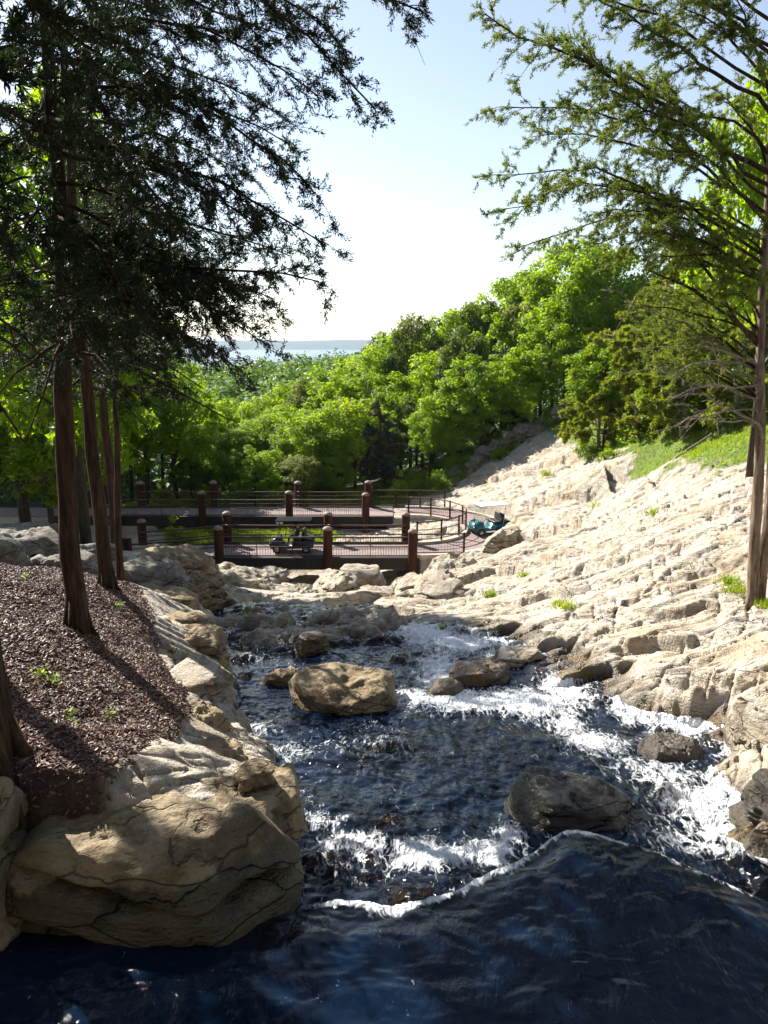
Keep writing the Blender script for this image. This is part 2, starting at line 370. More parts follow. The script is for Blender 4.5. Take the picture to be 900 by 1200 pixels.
def path_d(X, Y):
    """signed distance into the walkway, positive inside"""
    r = np.hypot(X - ARC[0], Y - ARC[1]); ring = np.minimum(r - RIN, ROUT - r)
    ring = np.where(X < ARC[0], -9, ring)
    a = np.minimum(np.minimum(Y - 39.75, 42.45 - Y), np.where(X < ARC[0] + .2, 9, -9))
    b = np.minimum(np.minimum(Y - 49.55, 52.25 - Y), np.where(X < ARC[0] + .2, 9, -9))
    return np.maximum(np.maximum(ring, a), b)

def terrain(X, Y):
    X = np.asarray(X, float); Y = np.asarray(Y, float); out = {}
    T = tps(X, Y)
    far = sstep(95, 115, Y); T = np.where(Y > 90, T * (1 - far) + (-20) * far, T)
    n1 = fbm(X * .35, Y * .35, 4, 3); n2 = fbm(X * 1.3, Y * 1.3, 5, 5)
    XLn = xl(Y) + .22 * fbm(X * .2, Y * 1.1, 4, 21) + .12 * fbm(Y * 4, X * .5, 3, 22)
    XRn = xr(Y) + .35 * fbm(X * .4, Y * .8, 4, 25)
    pool = (Y < ylip(X))
    W = wdown(Y)
    # ---- zones
    sg = np.maximum(sd_poly(X, Y, GRASS1) + n2 * 1.4, sd_poly(X, Y, GRASS2) + n2 * .5)
    sf = sd_poly(X, Y, FOREST) + n2 * 1.2
    md = mulch_d(X, Y)
    g = sstep(-.4, .3, sg); f = sstep(-.6, .4, sf) * (1 - g)
    m = np.where(X < xl(Y), sstep(-.12, .12, md), 0) * (Y < 36)
    leftwoods = sstep(26, 32, Y + n2 * 3) * (X < -9 - (Y - 30) * .2) * (Y < 39); f = np.maximum(f, leftwoods); m = m * (1 - leftwoods)
    rock = np.clip(1 - g - f - m, 0, 1)
    # ---- layered rock: flagstone cells and ledges along tilted beds
    wx = X + .5 * n1; wy = Y + .4 * n1
    n3 = fbm(X * .8 + 40, Y * 1.4, 4, 7); n4 = fbm(X * 2.2, Y * 4.5, 4, 9)
    e1, a1, b1, ox, oy = worley(wx * .20 + .16 * wy + .2 * n2, wy * .62 - .15 * wx + .2 * n2, 41)
    _, a2, _, _, _ = worley(wx * .7 + .3 * wy + .4 * n4, wy * 2.0 - .5 * wx + .5 * n2, 43); a3 = a2
    def plates(s, h, g=.0, a=.80):
        q = s / h; fl = np.floor(q); fr = q - fl
        return (fl + .12 * fr + .88 * sstep(a, .98, fr)) * h - g * h * np.exp(-((fr - a + .05) / .06) ** 2)
    cells = (a1 - .5) * .06 + ox * .02 + oy * .05 - .06 * (1 - sstep(0, .035, e1)) * sstep(-.2, .2, n2)
    ux = X + .35 * Y; uy = Y - .35 * X
    big = sstep(20, 34, Y)
    p1 = plates(.22 * fbm(ux * .16 + 7, uy * .70, 5, 141, .38), .055, .8) + plates(.09 * fbm(ux * .42, uy * 2.2 + 9, 4, 143, .42), .034, 1.0) * sstep(-.3, .2, n3)
    p2 = plates(.30 * fbm(ux * .06 + 3, uy * .30, 5, 145, .36), .095, .8) + plates(.13 * fbm(ux * .17, uy * .95 + 5, 4, 147, .40), .06, 1.0) * sstep(-.4, .1, n3)
    cells = cells + p1 * (1 - big) * .9 + p2 * big
    beds = T + .05 * X + .04 * Y + .28 * n1
    def terr(s, h, g=.0):
        return plates(s, h, g, .88) - s
    an1 = fbm(ux * .10, uy * .35, 4, 149)
    ledge = .75 * terr(T + .25 * an1 + .02 * Y, .55, .14) * sstep(-.05, .3, an1) + .9 * terr(T + .03 * n2 + .15 * an1, .17, .4) * sstep(-.1, .25, n3) * (1 - .5 * big)
    farness = np.clip(Y / 30, .35, 1.15)
    R = T + rock * (cells + ledge * .85 + .012 * n2 + .05 * n1 + .16 * an1)
    R += (1 - rock) * (.09 * n2 + .18 * n1) + m * .02 * fbm(X * 9, Y * 9, 3, 8)
    lj = .35 * fbm(X * .5, Y * .3, 4, 161) + .18 * fbm(X * 1.8, Y * .8, 4, 163)
    for n_, (hh, lx, ly) in enumerate(LEDGES):
        d = Y - np.interp(X, lx, ly) + lj * (1.6 if ly.mean() > 25 else .8) + .25 * fbm(X * 1.1 + n_ * 7, X * 0, 3, 165)
        tp = sstep(lx[0] - .3, lx[0] + .8, X) * sstep(lx[-1] + .3, lx[-1] - .8, X) * rock
        R = R + hh * tp * (-1.0 * sstep(.10, -.05, d) * np.exp(np.minimum(d, 0) / 1.8) + .30 * sstep(-.05, .1, d) * np.exp(-np.maximum(d, 0) / 1.2) - .22 * np.exp(-((d + .10) / .09) ** 2))
    # gullies below the near bridge
    for cx, cy, rx, ry, dp in ((PY(465, 700, 29)[0], 29.5, .9, 3.6, 2.6), (PY(345, 690, 34)[0], 35, 1.1, 3, 1.5), (PY(410, 690, 31)[0], 32, .7, 2.2, 1.3)):
        q = ((X - cx + .5 * n2) / rx) ** 2 + ((Y - cy) / ry) ** 2
        R -= dp * sstep(1.25, .55, q)
    R -= 2.0 * np.exp(-((Y - 37.3 + .4 * n2) / 1.2) ** 2) * sstep(-9.5, -8, X) * sstep(2.6, 1.4, X)
    # ---- stream bed
    bn = fbm(X * 1.1, Y * 1.0, 4, 61); bn2 = fbm(X * 3.3, Y * 2.6, 4, 67)
    bed = W - .21 + .34 * bn + .13 * bn2 + rock * .35 * cells
    sx, sy, _ = PW(375, 730); q = ((X - sx + n1) / 3.1) ** 2 + ((Y - sy) / 3.0) ** 2
    slab = sstep(1.3, .55, q + .25 * n2); bed += slab * (.46 + .10 * bn2 + .22 * cells)
    chan = sstep(-.05, .32, X - XLn) * sstep(-.15, .95, XRn - X) * (1 - sstep(20.5, 22.5, Y))
    R2 = R * (1 - chan) + bed * chan
    # near pool and its lip
    yl = ylip(X); d = Y - yl
    lw = .06 * fbm(X * 3, Y * 0, 3, 71)
    pbed = np.where(d < 0, POOL - .10 - .9 * sstep(0, 1.4, -d) + .03 * bn2, 0)
    fall = sstep(-.05, .36, d)
    blend = (POOL - .13) * (1 - fall) + R2 * fall
    left_limit = np.where(X < le[0][0], np.minimum(5.1, yl), np.where(X < le[0][0] + .12, 5.5, 99))
    inpool = sstep(.28, -.10, Y - np.minimum(yl + .55, left_limit)) * sstep(8.2, 6.6, X)
    Z = np.where(d < 0, pbed, blend)
    bx = sstep(-.95, -.55, X - .1 * n2)
    Z = R2 * (1 - inpool) + Z * inpool
    Z = np.where(X < le[0][0] - .05, R2 * (1 - sstep(5.65, 5.25, Y)) + (POOL - .5) * sstep(5.65, 5.25, Y), Z)
    Z = np.where((X < le[0][0] + .1) & (Y < 5.5), np.minimum(Z, POOL - .35), Z)
    # ---- the walkway is benched in
    pd = path_d(X, Y)
    under = DECKZ - .06
    k = sstep(-.55, -.08, pd)
    bridge_span = ((X > -10.2) & (X < 1.9) & (Y < 44)) | ((X > -15) & (X < 0.2) & (Y > 48))
    Zp = np.where(bridge_span, np.minimum(Z, DECKZ - .9), under)
    Z = Z * (1 - k) + Zp * k
    wet = np.clip(chan + inpool, 0, 1)
    wl = np.where(pool & (X > le[0][0] - 3), POOL, W)
    wet = np.maximum(wet * sstep(.22, .05, Z - wl), sstep(.50, .12, Z - wl + .2 * n2) * ((X > xl(Y) - 1.2) & (X < xr(Y) + 1.6) & (Y < 20)))
    out.update(Z=Z, rock=rock, grass=g, mulch=m, forest=f, wet=wet, tone=np.clip(.5 + (a1 - .5) * .4 + (a2 - .5) * .35 + .4 * n3, 0, 1), chan=chan, slab=slab)
    return out
def H(x, y): return float(terrain(np.array([x]), np.array([y]))['Z'][0])

def fan(ncol, Ys, lo, hi):
    s = np.linspace(lo, hi, ncol)
    Y = np.repeat(Ys[:, None], ncol, 1); X = s[None] * (3.2 + .80 * Y)
    i = np.arange(len(Ys) - 1)[:, None] * ncol; j = np.arange(ncol - 1)[None]
    F = np.stack([i + j, i + j + 1, i + ncol + j + 1, i + ncol + j], -1).reshape(-1, 4)
    return X.ravel(), Y.ravel(), F

def ground_mat():
    k = NT('ground'); p = k.wpos()
    rock, grass, mulch, wet, tone = (k.attr(a) for a in ('rock', 'grass', 'mulch', 'wet', 'tone'))
    c, h, crm = rock_nodes(k, p)
    c = k.mix(k.math('MULTIPLY', tone, .7), c, (.45, .405, .34))
    c = k.mix(k.ramp(tone, [(.12, .5), (.36, 0.)]), c, (.27, .195, .115))
    gn = k.noise(p, .8, 3)
    c = k.mix(k.ramp(k.noise(k.scale(p, (1, 1, .4)), 1.1, 4, .6), [(.60, 0.), (.72, .55)]), c, (.34, .34, .35))
    c = k.mix(k.ramp(k.noise(k.scale(p, (.55, 1.3, 2.)), 1.25, 6, .66, .6), [(.565, 0.), (.66, .75)]), c, (.145, .098, .06))
    wetc = k.ramp(k.noise(p, 1.7, 4), [(.3, (.030, .022, .014)), (.52, (.085, .058, .028)), (.7, (.17, .115, .035))])
    c = k.mix(wet, c, wetc)
    soil = k.ramp(k.noise(p, 9, 5, .7), [(.3, (.022, .013, .010)), (.55, (.055, .034, .027)), (.75, (.12, .08, .062))])
    gc = k.ramp(k.noise(p, 2.5, 4), [(.3, (.05, .075, .012)), (.6, (.10, .15, .016)), (.8, (.18, .19, .05))])
    fc = k.ramp(k.noise(p, 1.5, 5), [(.3, (.022, .02, .010)), (.55, (.04, .05, .014)), (.8, (.07, .085, .018))])
    rest = k.mix(mulch, k.mix(grass, fc, gc), soil)
    col = k.mix(rock, rest, c)
    hh = k.math('ADD', k.math('MULTIPLY', h, rock), k.math('MULTIPLY', k.noise(p, 30, 3), .4))
    vm = k.n('ShaderNodeVectorMath', operation='MULTIPLY_ADD'); wob = k.n('ShaderNodeTexNoise'); k.l(p, wob.inputs['Vector']); wob.inputs['Scale'].default_value = 1.1; wob.inputs['Detail'].default_value = 5
    k.l(wob.outputs['Color'], vm.inputs[0]); vm.inputs[1].default_value = (1.1, .9, .5); k.l(k.scale(p, (.45, 1.15, 2.2)), vm.inputs[2])
    ce = k.voro(vm.outputs[0], 1.25, 'DISTANCE_TO_EDGE'); gate = k.ramp(k.noise(p, .9, 3), [(.45, 0.), (.6, 1.)])
    crack = k.math('MULTIPLY', k.math('MULTIPLY', k.ramp(ce, [(.0, 1.), (.022, 0.)]), gate), rock)
    col = k.mix(k.math('MULTIPLY', crack, .75), col, (.09, .062, .04))
    hh = k.math('SUBTRACT', hh, k.math('MULTIPLY', crack, .8))
    b = k.bump(hh, 1., .08)
    rough = k.math('SUBTRACT', .88, k.math('MULTIPLY', wet, .62))
    return k.done(k.pbr(col, rough, b, .5))
M_GROUND = ground_mat()
YS = np.exp(np.linspace(math.log(1.6), math.log(112), 1350))
X_, Y_, F_ = fan(1100, YS, -1, 1)
G = terrain(X_, Y_)
structure('ground', mesh_np('ground', np.stack([X_, Y_, G['Z']], 1), F_, None, M_GROUND, True, {k: G[k] for k in ('rock', 'grass', 'mulch', 'wet', 'tone')}))

# unseen hillside added behind the viewpoint to block sky light from the foreground
xs = np.linspace(-26, 26, 130); ys = np.linspace(-22, 1.62, 70); XX, YY = np.meshgrid(xs, ys)
ZZ = tps(XX, np.full(XX.shape, 1.6)) * sstep(-6, 1.6, YY) - .05 + (-4.6) * (1 - sstep(-6, 1.6, YY)) + 14 * sstep(.6, -9, YY) + .5 * fbm(XX * .5, YY * .5, 4, 171) * sstep(1.6, 0, YY) - 1.0 * sstep(3.4, 1., np.abs(XX)) * sstep(-3, 1, YY)
i = np.arange(69)[:, None] * 130; j = np.arange(129)[None]; o1 = np.ones(XX.size); o0 = np.zeros(XX.size)
structure('slope', mesh_np('slope', np.stack([XX.ravel(), YY.ravel(), ZZ.ravel()], 1), np.stack([i + j, i + j + 1, i + 130 + j + 1, i + 130 + j], -1).reshape(-1, 4), None, M_GROUND, True, {'rock': .3 * o1, 'grass': o0, 'mulch': .6 * o1, 'wet': o0, 'tone': .4 * o1}))

# ------------------------------------------------------------------ valley beyond, lake, far shore
def valley(X, Y):
    r = np.hypot(X, Y)
    z = np.interp(Y, [-400, 90, 150, 260, 600, 1000, 6000], [-9, -24, -27, -30, -48, -64, -66])
    spur = np.interp(X, [-400, -130, -60, -20, 20, 90, 300], [9, 10, 12, 15, 19, 24, 32])
    z = z + spur * np.exp(-((Y - 235) / 130) ** 2) + 22 * sstep(30, 300, X) * sstep(1400, 500, Y)
    z = z + 5 * fbm(X * .006, Y * .006, 4, 81) * sstep(100, 300, r)
    z = np.where(Y < 112, np.minimum(z, -26 + 0 * z), z)
    return z
t_ = np.linspace(-1, 1, 240); xs = np.sign(t_) * (np.abs(t_) ** 2.2) * 2500
ys = np.concatenate([np.linspace(-300, 80, 16), np.linspace(100, 420, 80), np.linspace(440, 1150, 50)])
XX, YY = np.meshgrid(xs, ys); ZZ = valley(XX, YY)
i = np.arange(len(ys) - 1)[:, None] * len(xs); j = np.arange(len(xs) - 1)[None]
FV = np.stack([i + j, i + j + 1, i + len(xs) + j + 1, i + len(xs) + j], -1).reshape(-1, 4)
k = NT('valley floor'); p = k.wpos()
M_VALLEY = k.done(k.pbr(k.ramp(k.noise(p, .12, 5), [(.3, (.025, .05, .012)), (.7, (.06, .10, .018))]), .9, k.bump(k.noise(p, .3, 4), 1., 2.)))
structure('valley_ground', mesh_np('valley_ground', np.stack([XX.ravel(), YY.ravel(), ZZ.ravel()], 1), FV, None, M_VALLEY))
LAKEZ = -56.
k = NT('lake water'); p = k.wpos()
M_LAKE = k.done(k.pbr((.05, .09, .13), .25, k.bump(k.noise(k.scale(p, (.02, .06, 1)), 8, 4), .25, 1.), .5))
structure('lake', mesh_np('lake', [(-9000, 700, LAKEZ), (9000, 700, LAKEZ), (9000, 9000, LAKEZ), (-9000, 9000, LAKEZ)], [(0, 1, 2, 3)], None, M_LAKE))
xs = np.linspace(-6000, 6000, 400); ys = np.linspace(4300, 6500, 30)
XX, YY = np.meshgrid(xs, ys)
ZZ = LAKEZ - 6 + (54 + 12 * fbm(XX * .0011, YY * .0008, 4, 91) + 5 * fbm(XX * .006, YY * .004, 3, 92)) * sstep(4350, 5000, YY + 300 * fbm(XX * .0015, YY * 0, 3, 95))
i = np.arange(29)[:, None] * 400; j = np.arange(399)[None]
k = NT('far hill'); p = k.wpos()
M_HILL = k.done(k.pbr(k.ramp(k.noise(p, .01, 5), [(.3, (.012, .035, .03)), (.7, (.03, .055, .045))]), .95))
structure('far_hills', mesh_np('far_hills', np.stack([XX.ravel(), YY.ravel(), ZZ.ravel()], 1), np.stack([i + j, i + j + 1, i + 400 + j + 1, i + 400 + j], -1).reshape(-1, 4), None, M_HILL))

# ================================================================== WATER
FOAM = [  # px, py, rx, ry (photo pixels), strength
    (500, 745, 40, 12, 1.), (545, 755, 60, 12, .9), (590, 770, 30, 10, .7), (515, 790, 28, 30, .9), (490, 820, 50, 14, .7), (540, 825, 60, 16, .9), (620, 825, 62, 18, 1.1), (660, 812, 30, 14, 1.),
    (690, 870, 40, 16, 1.), (665, 850, 25, 14, .7), (740, 840, 36, 14, .8), (800, 850, 50, 16, .9), (850, 858, 40, 14, .9), (770, 905, 55, 22, .6), (820, 940, 66, 40, .62), (860, 990, 50, 36, .52), (880, 905, 30, 22, .5),
    (800, 990, 40, 24, .45), (415, 985, 55, 14, .8), (370, 965, 40, 12, .7), (520, 1003, 62, 14, 1.), (570, 1000, 36, 20, 1.), (480, 990, 40, 12, .8), (290, 855, 40, 13, .6), (330, 880, 50, 12, .35), (345, 930, 30, 20, .35), (260, 760, 14, 30, .3), (248, 725, 16, 10, .4),
    (600, 985, 20, 24, .6), (420, 870, 60, 14, .15)]
FW = []
for px, py, rx, ry, s in FOAM:
    c = PW(px, py); e = PW(px + rx, py); u = PW(px, py - ry); v = PW(px, py + ry)
    FW.append((c[0], c[1], abs(e[0] - c[0]), abs(u[1] - v[1]) / 2, s))
YS = np.exp(np.linspace(math.log(1.9), math.log(22.0), 900))
X_, Y_, F_ = fan(800, YS, -.62, .80)
G = terrain(X_, Y_)
yl = ylip(X_) + .05 * fbm(X_ * 2.5, Y_ * 0, 3, 71); d = Y_ - yl
foam = np.zeros_like(X_)
for cx, cy, rx, ry, s in FW:
    q = ((X_ - cx) / rx) ** 2 + ((Y_ - cy) / ry) ** 2
    foam = np.maximum(foam, s * np.exp(-q * 1.1))
wn = fbm(X_ * 1.6 + .5 * fbm(X_ * .8, Y_ * .8, 2, 3), Y_ * 1.1, 5, 101)
wf = fbm(X_ * 6, Y_ * 5, 4, 105); wr = 1 - np.abs(fbm(X_ * 2.6, Y_ * 3.6, 4, 107)) * 2
low = wdown(Y_) + .10 * wn + .012 * wf + .022 * wr + np.clip(foam, 0, 1.2) * (.07 * np.abs(fbm(X_ * 5, Y_ * 5, 4, 109)) + .03)
# humps where water rides over boulders of the bed
hump = G['Z'] + .06; low = np.maximum(low, np.minimum(hump, low + .12))
calm = sstep(0, 2.2, -d)
up = POOL + .012 * fbm(X_ * 3, Y_ * 3.5, 4, 111) + (.012 + .012 * (1 - calm)) * fbm(X_ * 3.4 + 1.2 * fbm(X_ * 1.3, Y_ * 1.3, 3, 151), Y_ * 5.0 + 1.1 * fbm(X_ * 1.1 + 9, Y_ * 1.4, 3, 153), 3, 113) - .05 * sstep(.5, 0, -d) + .02 * fbm(X_ * 1.2, Y_ * 1.2, 2, 117)
fall = sstep(-.02, .40, d)
Zw = np.where(d < 0, up, (POOL - .05) * (1 - fall) + low * fall + .02 * fbm(X_ * 9, Y_ * 2, 3, 115))
lipfoam = np.exp(-((d + .02) / (.045 + .09 * vn2(X_ * 2.3, Y_ * 0 + 7, 155) ** 2)) ** 2) * (.82 + .6 * vn2(X_ * 7, Y_ * 9, 118)) * sstep(-.75, -.3, X_) * (1 - .45 * sstep(.9, 1.6, X_)) * (.62 + .7 * vn2(X_ * 2.1, Y_ * 0 + 11, 173)) + .8 * sstep(.05, .2, d) * sstep(.75, .35, d) * vn2(X_ * 5, Y_ * 2, 119)
foam = np.clip(np.where(d < -.22, 0, np.maximum(foam, lipfoam)), 0, 1.4)
dep = Zw - G['Z']
foam = foam * 1.02 + .26 * vn2(X_ * 1.1 + .6 * wn, Y_ * 1.8, 131) * (d > .3)  # the overall foam noise also paints in sparkle highlights on the water
foam = np.clip(foam + .35 * sstep(.10, .02, dep) * vn2(X_ * 2, Y_ * 2, 121) * (d > .3), 0, 1.4)
keep = (dep > -.10) & (X_ > xl(Y_) - .5 - 3 * (Y_ < 5.2)) & (X_ < np.maximum(xr(Y_) + .8, 0)) & ~((Y_ > 5.3) & (X_ < xl(Y_) - .45))
kf = keep[F_].all(1); F_ = F_[kf]
used, inv = np.unique(F_, return_inverse=True); F_ = inv.reshape(-1, 4)
def water_mat():
    k = NT('stream water'); p = k.wpos(); foam = k.attr('foam'); dep = k.attr('depth')
    flow = k.scale(p, (1.25, .5, .6))
    n1 = k.noise(flow, 5, 5, .6, .8); n2 = k.noise(flow, 24, 4, .6, .4)
    pt = k.ramp(k.noise(p, 1.1, 3), [(.38, .25), (.62, 1.)]); nrm = k.bump(k.math('MULTIPLY', pt, k.math('ADD', n1, k.math('MULTIPLY', n2, .3))), .5, .05)
    vm = k.n('ShaderNodeVectorMath', operation='MULTIPLY_ADD'); wob = k.n('ShaderNodeTexNoise'); k.l(p, wob.inputs['Vector']); wob.inputs['Scale'].default_value = 3.5
    k.l(wob.outputs['Color'], vm.inputs[0]); vm.inputs[1].default_value = (.35, .35, .0); k.l(flow, vm.inputs[2])
    v1 = k.voro(vm.outputs[0], 7, 'DISTANCE_TO_EDGE'); v2 = k.voro(vm.outputs[0], 17, 'DISTANCE_TO_EDGE'); n3 = k.noise(k.scale(p, (1.7, .62, .7)), 7, 7, .66, .5)
    web = k.math('ADD', k.ramp(v1, [(0, 1.), (.16, 0.)]), k.math('MULTIPLY', k.ramp(v2, [(0, 1.), (.2, 0.)]), .7))
    tex = k.math('ADD', k.math('MULTIPLY', n3, 1.0), k.math('MULTIPLY', web, .15))
    fm = k.math('ADD', foam, k.math('SUBTRACT', k.math('MULTIPLY', tex, 1.75), 1.38))
    fm = k.ramp(fm, [(.10, 0.), (.62, .95)])
    tr = k.n('ShaderNodeBsdfTransparent'); tr.inputs[0].default_value = (.50, .45, .34, 1)
    body = k.pbr((.0025, .008, .021), .04, nrm, 0.)
    gl = k.n('ShaderNodeBsdfGlossy'); gl.inputs['Roughness'].default_value = .05; k.l(nrm, gl.inputs['Normal'])
    fr = k.n('ShaderNodeFresnel'); fr.inputs['IOR'].default_value = 1.33; k.l(nrm, fr.inputs['Normal'])
    mt = k.n('ShaderNodeMixShader'); k.l(k.ramp(dep, [(.0, .15), (.12, .5), (.45, .94), (1., .985)]), mt.inputs[0]); k.l(tr.outputs[0], mt.inputs[1]); k.l(body.outputs[0], mt.inputs[2])
    mg = k.n('ShaderNodeMixShader'); k.l(fr.outputs[0], mg.inputs[0]); k.l(mt.outputs[0], mg.inputs[1]); k.l(gl.outputs[0], mg.inputs[2])
    fo = k.pbr((.80, .83, .86), .6, k.bump(k.math('ADD', n3, web), .6, .05), .3)
    mf = k.n('ShaderNodeMixShader'); k.l(fm, mf.inputs[0]); k.l(mg.outputs[0], mf.inputs[1]); k.l(fo.outputs[0], mf.inputs[2])
    return k.done(mf)
M_WATER = water_mat()
structure('stream_water', mesh_np('stream_water', np.stack([X_, Y_, Zw], 1)[used], F_, None, M_WATER, True, {'foam': foam[used], 'depth': np.clip(dep, 0, 2)[used]}))
# ================================================================== BOULDERS
_bm = bmesh.new(); bmesh.ops.create_icosphere(_bm, subdivisions=6, radius=1)
ICO6 = (np.array([tuple(v.co) for v in _bm.verts]), np.array([[v.index for v in f.verts] for f in _bm.faces])); _bm.free()
_bm = bmesh.new(); bmesh.ops.create_icosphere(_bm, subdivisions=4, radius=1)
ICO4 = (np.array([tuple(v.co) for v in _bm.verts]), np.array([[v.index for v in f.verts] for f in _bm.faces])); _bm.free()
def boulder(label, loc, dims, rz=0, seed=0, mat=None, boxy=.5, rough=.16, beds=.0, name='boulder', group=None, hi=True, tilt=(0, 0), cat='rock'):
    P, F = ICO6 if hi else ICO4
    ex = 2.0 / max(.3, boxy * .95)
    V = P / ((np.abs(P) ** ex).sum(1) ** (1 / ex))[:, None] * np.array(dims)
    sd = max(.25, min(dims)); s = 1 / max(dims)
    Pn = V / np.array([1., 1, .6])
    n = fbm3(Pn, 1.3 * s, 4, seed) ; n2 = fbm3(Pn, 4.2 * s, 4, seed + 9); n3 = fbm3(Pn, 14 * s, 3, seed + 19)
    N = V / np.array(dims) ** 2; N /= np.linalg.norm(N, axis=1)[:, None]
    V = V + N * (rough * sd * (2.1 * n + 1.1 * n2 + .45 * n3))[:, None]
    # chipped facets
    rs = np.random.RandomState(seed)
    for _ in range(15):
        a = rs.normal(size=3); a[2] = abs(a[2]) * .8; a /= np.linalg.norm(a); L = (V @ a); lim = L.max() * rs.uniform(.72, .92)
        V = V - np.maximum(L - lim, 0)[:, None] * a * .8
    if beds:
        z = V[:, 2] + .10 * V[:, 0] + .28 * dims[2] * n + .05 * sd * n2
        qz = z / beds + .5; cell = np.floor(qz); fr = qz - cell; ph = np.minimum(fr, 1 - fr)
        notch = np.exp(-(ph / .10) ** 2) * sstep(.25, .6, vn3(Pn[:, 0] * 2.2 * s, Pn[:, 1] * 2.2 * s, Pn[:, 2] * 2 * s + seed, seed + 3))
        side = 1 - np.clip(np.abs(N[:, 2]), 0, 1) ** 2
        V[:, :2] -= (N[:, :2] * (notch * side)[:, None]) * .50 * sd
        off = (_h(cell, np.zeros(len(z)), np.zeros(len(z)), seed) - .5) * .34 * sstep(0, .16, fr) * sstep(1, .84, fr) * sd * side
        V[:, :2] += N[:, :2] * off[:, None]
    o = link(name, mesh_np(name, V, None, F, mat or M_ROCK, True)); o.location = loc; o.rotation_euler = (tilt[0], tilt[1], rz)
    return tag(o, label, cat, group)

# the big ledge boulder at the pool, lower left
boulder('huge tan cracked boulder overhanging the dark pool at the lower left', (-2.12, 5.38, -4.17), (1.40, .50, .47), .06, 3, M_ROCK_POOL, .42, .2, .33)
boulder('pale lumpy boulder end facing the stream beside the huge tan boulder', (-1.36, 5.80, -4.28), (.44, .55, .46), .5, 5, M_ROCK_POOL, .55, .2, .3)
boulder('flat cream slab lying in the mulch just behind the huge tan boulder', (*PZ(296, 925, -3.9)[:2], -4.08), (.5, .36, .24), .2, 6, M_ROCK_TAN, .6, .2, .16)
boulder('dark overhung block in deep shade left of the huge tan boulder', (-3.35, 5.2, -3.95), (.62, .6, .62), .3, 8, M_ROCK_TAN, .5, .2, .4)
boulder('small angular stone half buried in mulch above the huge tan boulder', (*PZ(300, 905, -3.72)[:2], -3.74), (.15, .11, .10), .4, 9, M_ROCK_TAN, .6, .2, hi=False)
# mid stream
c = PW(400, 838); boulder('big flat brown boulder with dappled shade in midstream', (c[0] + .02, c[1] + .55, c[2] + .14), (1.2, .72, .30), -.28, 12, M_ROCK_TAN, .68, .32, .26, tilt=(.14, .14))
c = PW(365, 768); boulder('small rusty brown rock upright behind the midstream boulder', (c[0], c[1] + .25, c[2] + .12), (.36, .28, .32), .2, 14, M_ROCK_BROWN, .6, .22)
c = PW(335, 800); boulder('low stony rubble ledge at left end of the midstream boulder', (c[0] - .1, c[1], c[2]), (.5, .3, .18), .4, 15, M_ROCK_TAN, .6, .25)
c = PZ(678, 912, -5.05); boulder('black dripping ledge rock with an upright left face below the rapids', (c[0], c[1] + .1, -5.50), (.85, .60, .34), -.1, 17, M_ROCK_BLACK, .62, .32, .3)
c = PW(790, 885); boulder('rounded black wet rock the rapids wrap around', (c[0], c[1] + .1, c[2] - .06), (.5, .4, .22), .2, 19, M_ROCK_DARK, .6, .2)
c = PW(560, 795); boulder('wet reddish brown rock splitting the white water', (c[0], c[1], c[2] + .02), (.62, .45, .26), .2, 21, M_ROCK_BROWN, .6, .22)
c = PW(520, 812); boulder('round algae covered rock just under the white water', (c[0], c[1], c[2] - .02), (.40, .34, .20), .2, 22, M_ROCK_BROWN, .65, .15)
c = PW(610, 778); boulder('flat cream rock at right edge of the white water', (c[0], c[1], c[2] + .06), (.62, .4, .24), .3, 23, M_ROCK, .55, .2, .2)
c = PW(770, 822); boulder('golden brown wet rock sloping into the rapids', (c[0], c[1] + .2, c[2] + .06), (.55, .34, .26), -.4, 25, M_ROCK_BROWN, .6, .2)
c = PW(825, 825); boulder('ochre bank rock with dark wet foot beside the rapids', (c[0] - .05, c[1] + .15, c[2] + .22), (.42, .36, .34), .4, 27, M_ROCK_BROWN, .55, .2)
c = PZ(893, 850, -4.9); boulder('cream rounded boulder at the right edge of the rapids', (c[0] + .3, c[1] + .25, -4.98), (.46, .55, .45), .2, 29, M_ROCK, .55, .18, .4)
c = PZ(915, 950, -4.75); boulder('dark wall of wet rock at the right end of the rapids', (c[0] + .34, c[1] + .2, -5.05), (.40, .8, .45), .2, 31, M_ROCK_DARK, .5, .2, .4)
# ledge along the left bank: each block its own rock
for n_, (px, py, z, d, rz, lab, mt) in enumerate([
    (200, 655, -6.5, (1.5, 1.2, .75), .3, 'large pale layered outcrop at the foot of the bridge, left bank', M_ROCK_TAN),
    (228, 690, -6.7, (.8, .9, .8), .1, 'tall pale block with shaded face above the first blue water', M_ROCK_TAN),
    (165, 668, -5.9, (1.1, .8, .5), -.3, 'grey shaded slab left of the pale outcrop near the bridge', M_ROCK_GREY),
    (190, 700, -5.6, (.9, .6, .32), .5, 'flat tan rock catching sun below the pale outcrop', M_ROCK_TAN),
    (195, 730, -5.1, (.95, .5, .3), .4, 'long flat shaded slab along the left bank', M_ROCK_TAN),
    (226, 752, -5.2, (.62, .6, .42), .2, 'knobbly overhanging bank rock beside the blue water', M_ROCK_TAN),
    (228, 792, -4.85, (.50, .55, .40), -.2, 'bright sunlit flat bank rock halfway along the left bank', M_ROCK),
    (205, 822, -4.3, (.36, .3, .2), .3, 'square sunlit stone inland of the bright bank rock', M_ROCK),
    (232, 850, -4.5, (.42, .4, .34), .6, 'shaded blocky bank rock below the bright bank rock', M_ROCK_TAN),
    (250, 888, -4.22, (.36, .34, .26), .1, 'pitted pale bank rock behind the flat cream slab', M_ROCK_TAN),
    (295, 918, -4.05, (.38, .3, .22), .8, 'wet edged pale rock at the bend of the left bank', M_ROCK_TAN)]):
    c = PZ(px, py, z); boulder(lab, (c[0], c[1], z - d[2] * .55), d, rz, 40 + n_, mt, .5, .2, .22, group='rocks along the left bank')
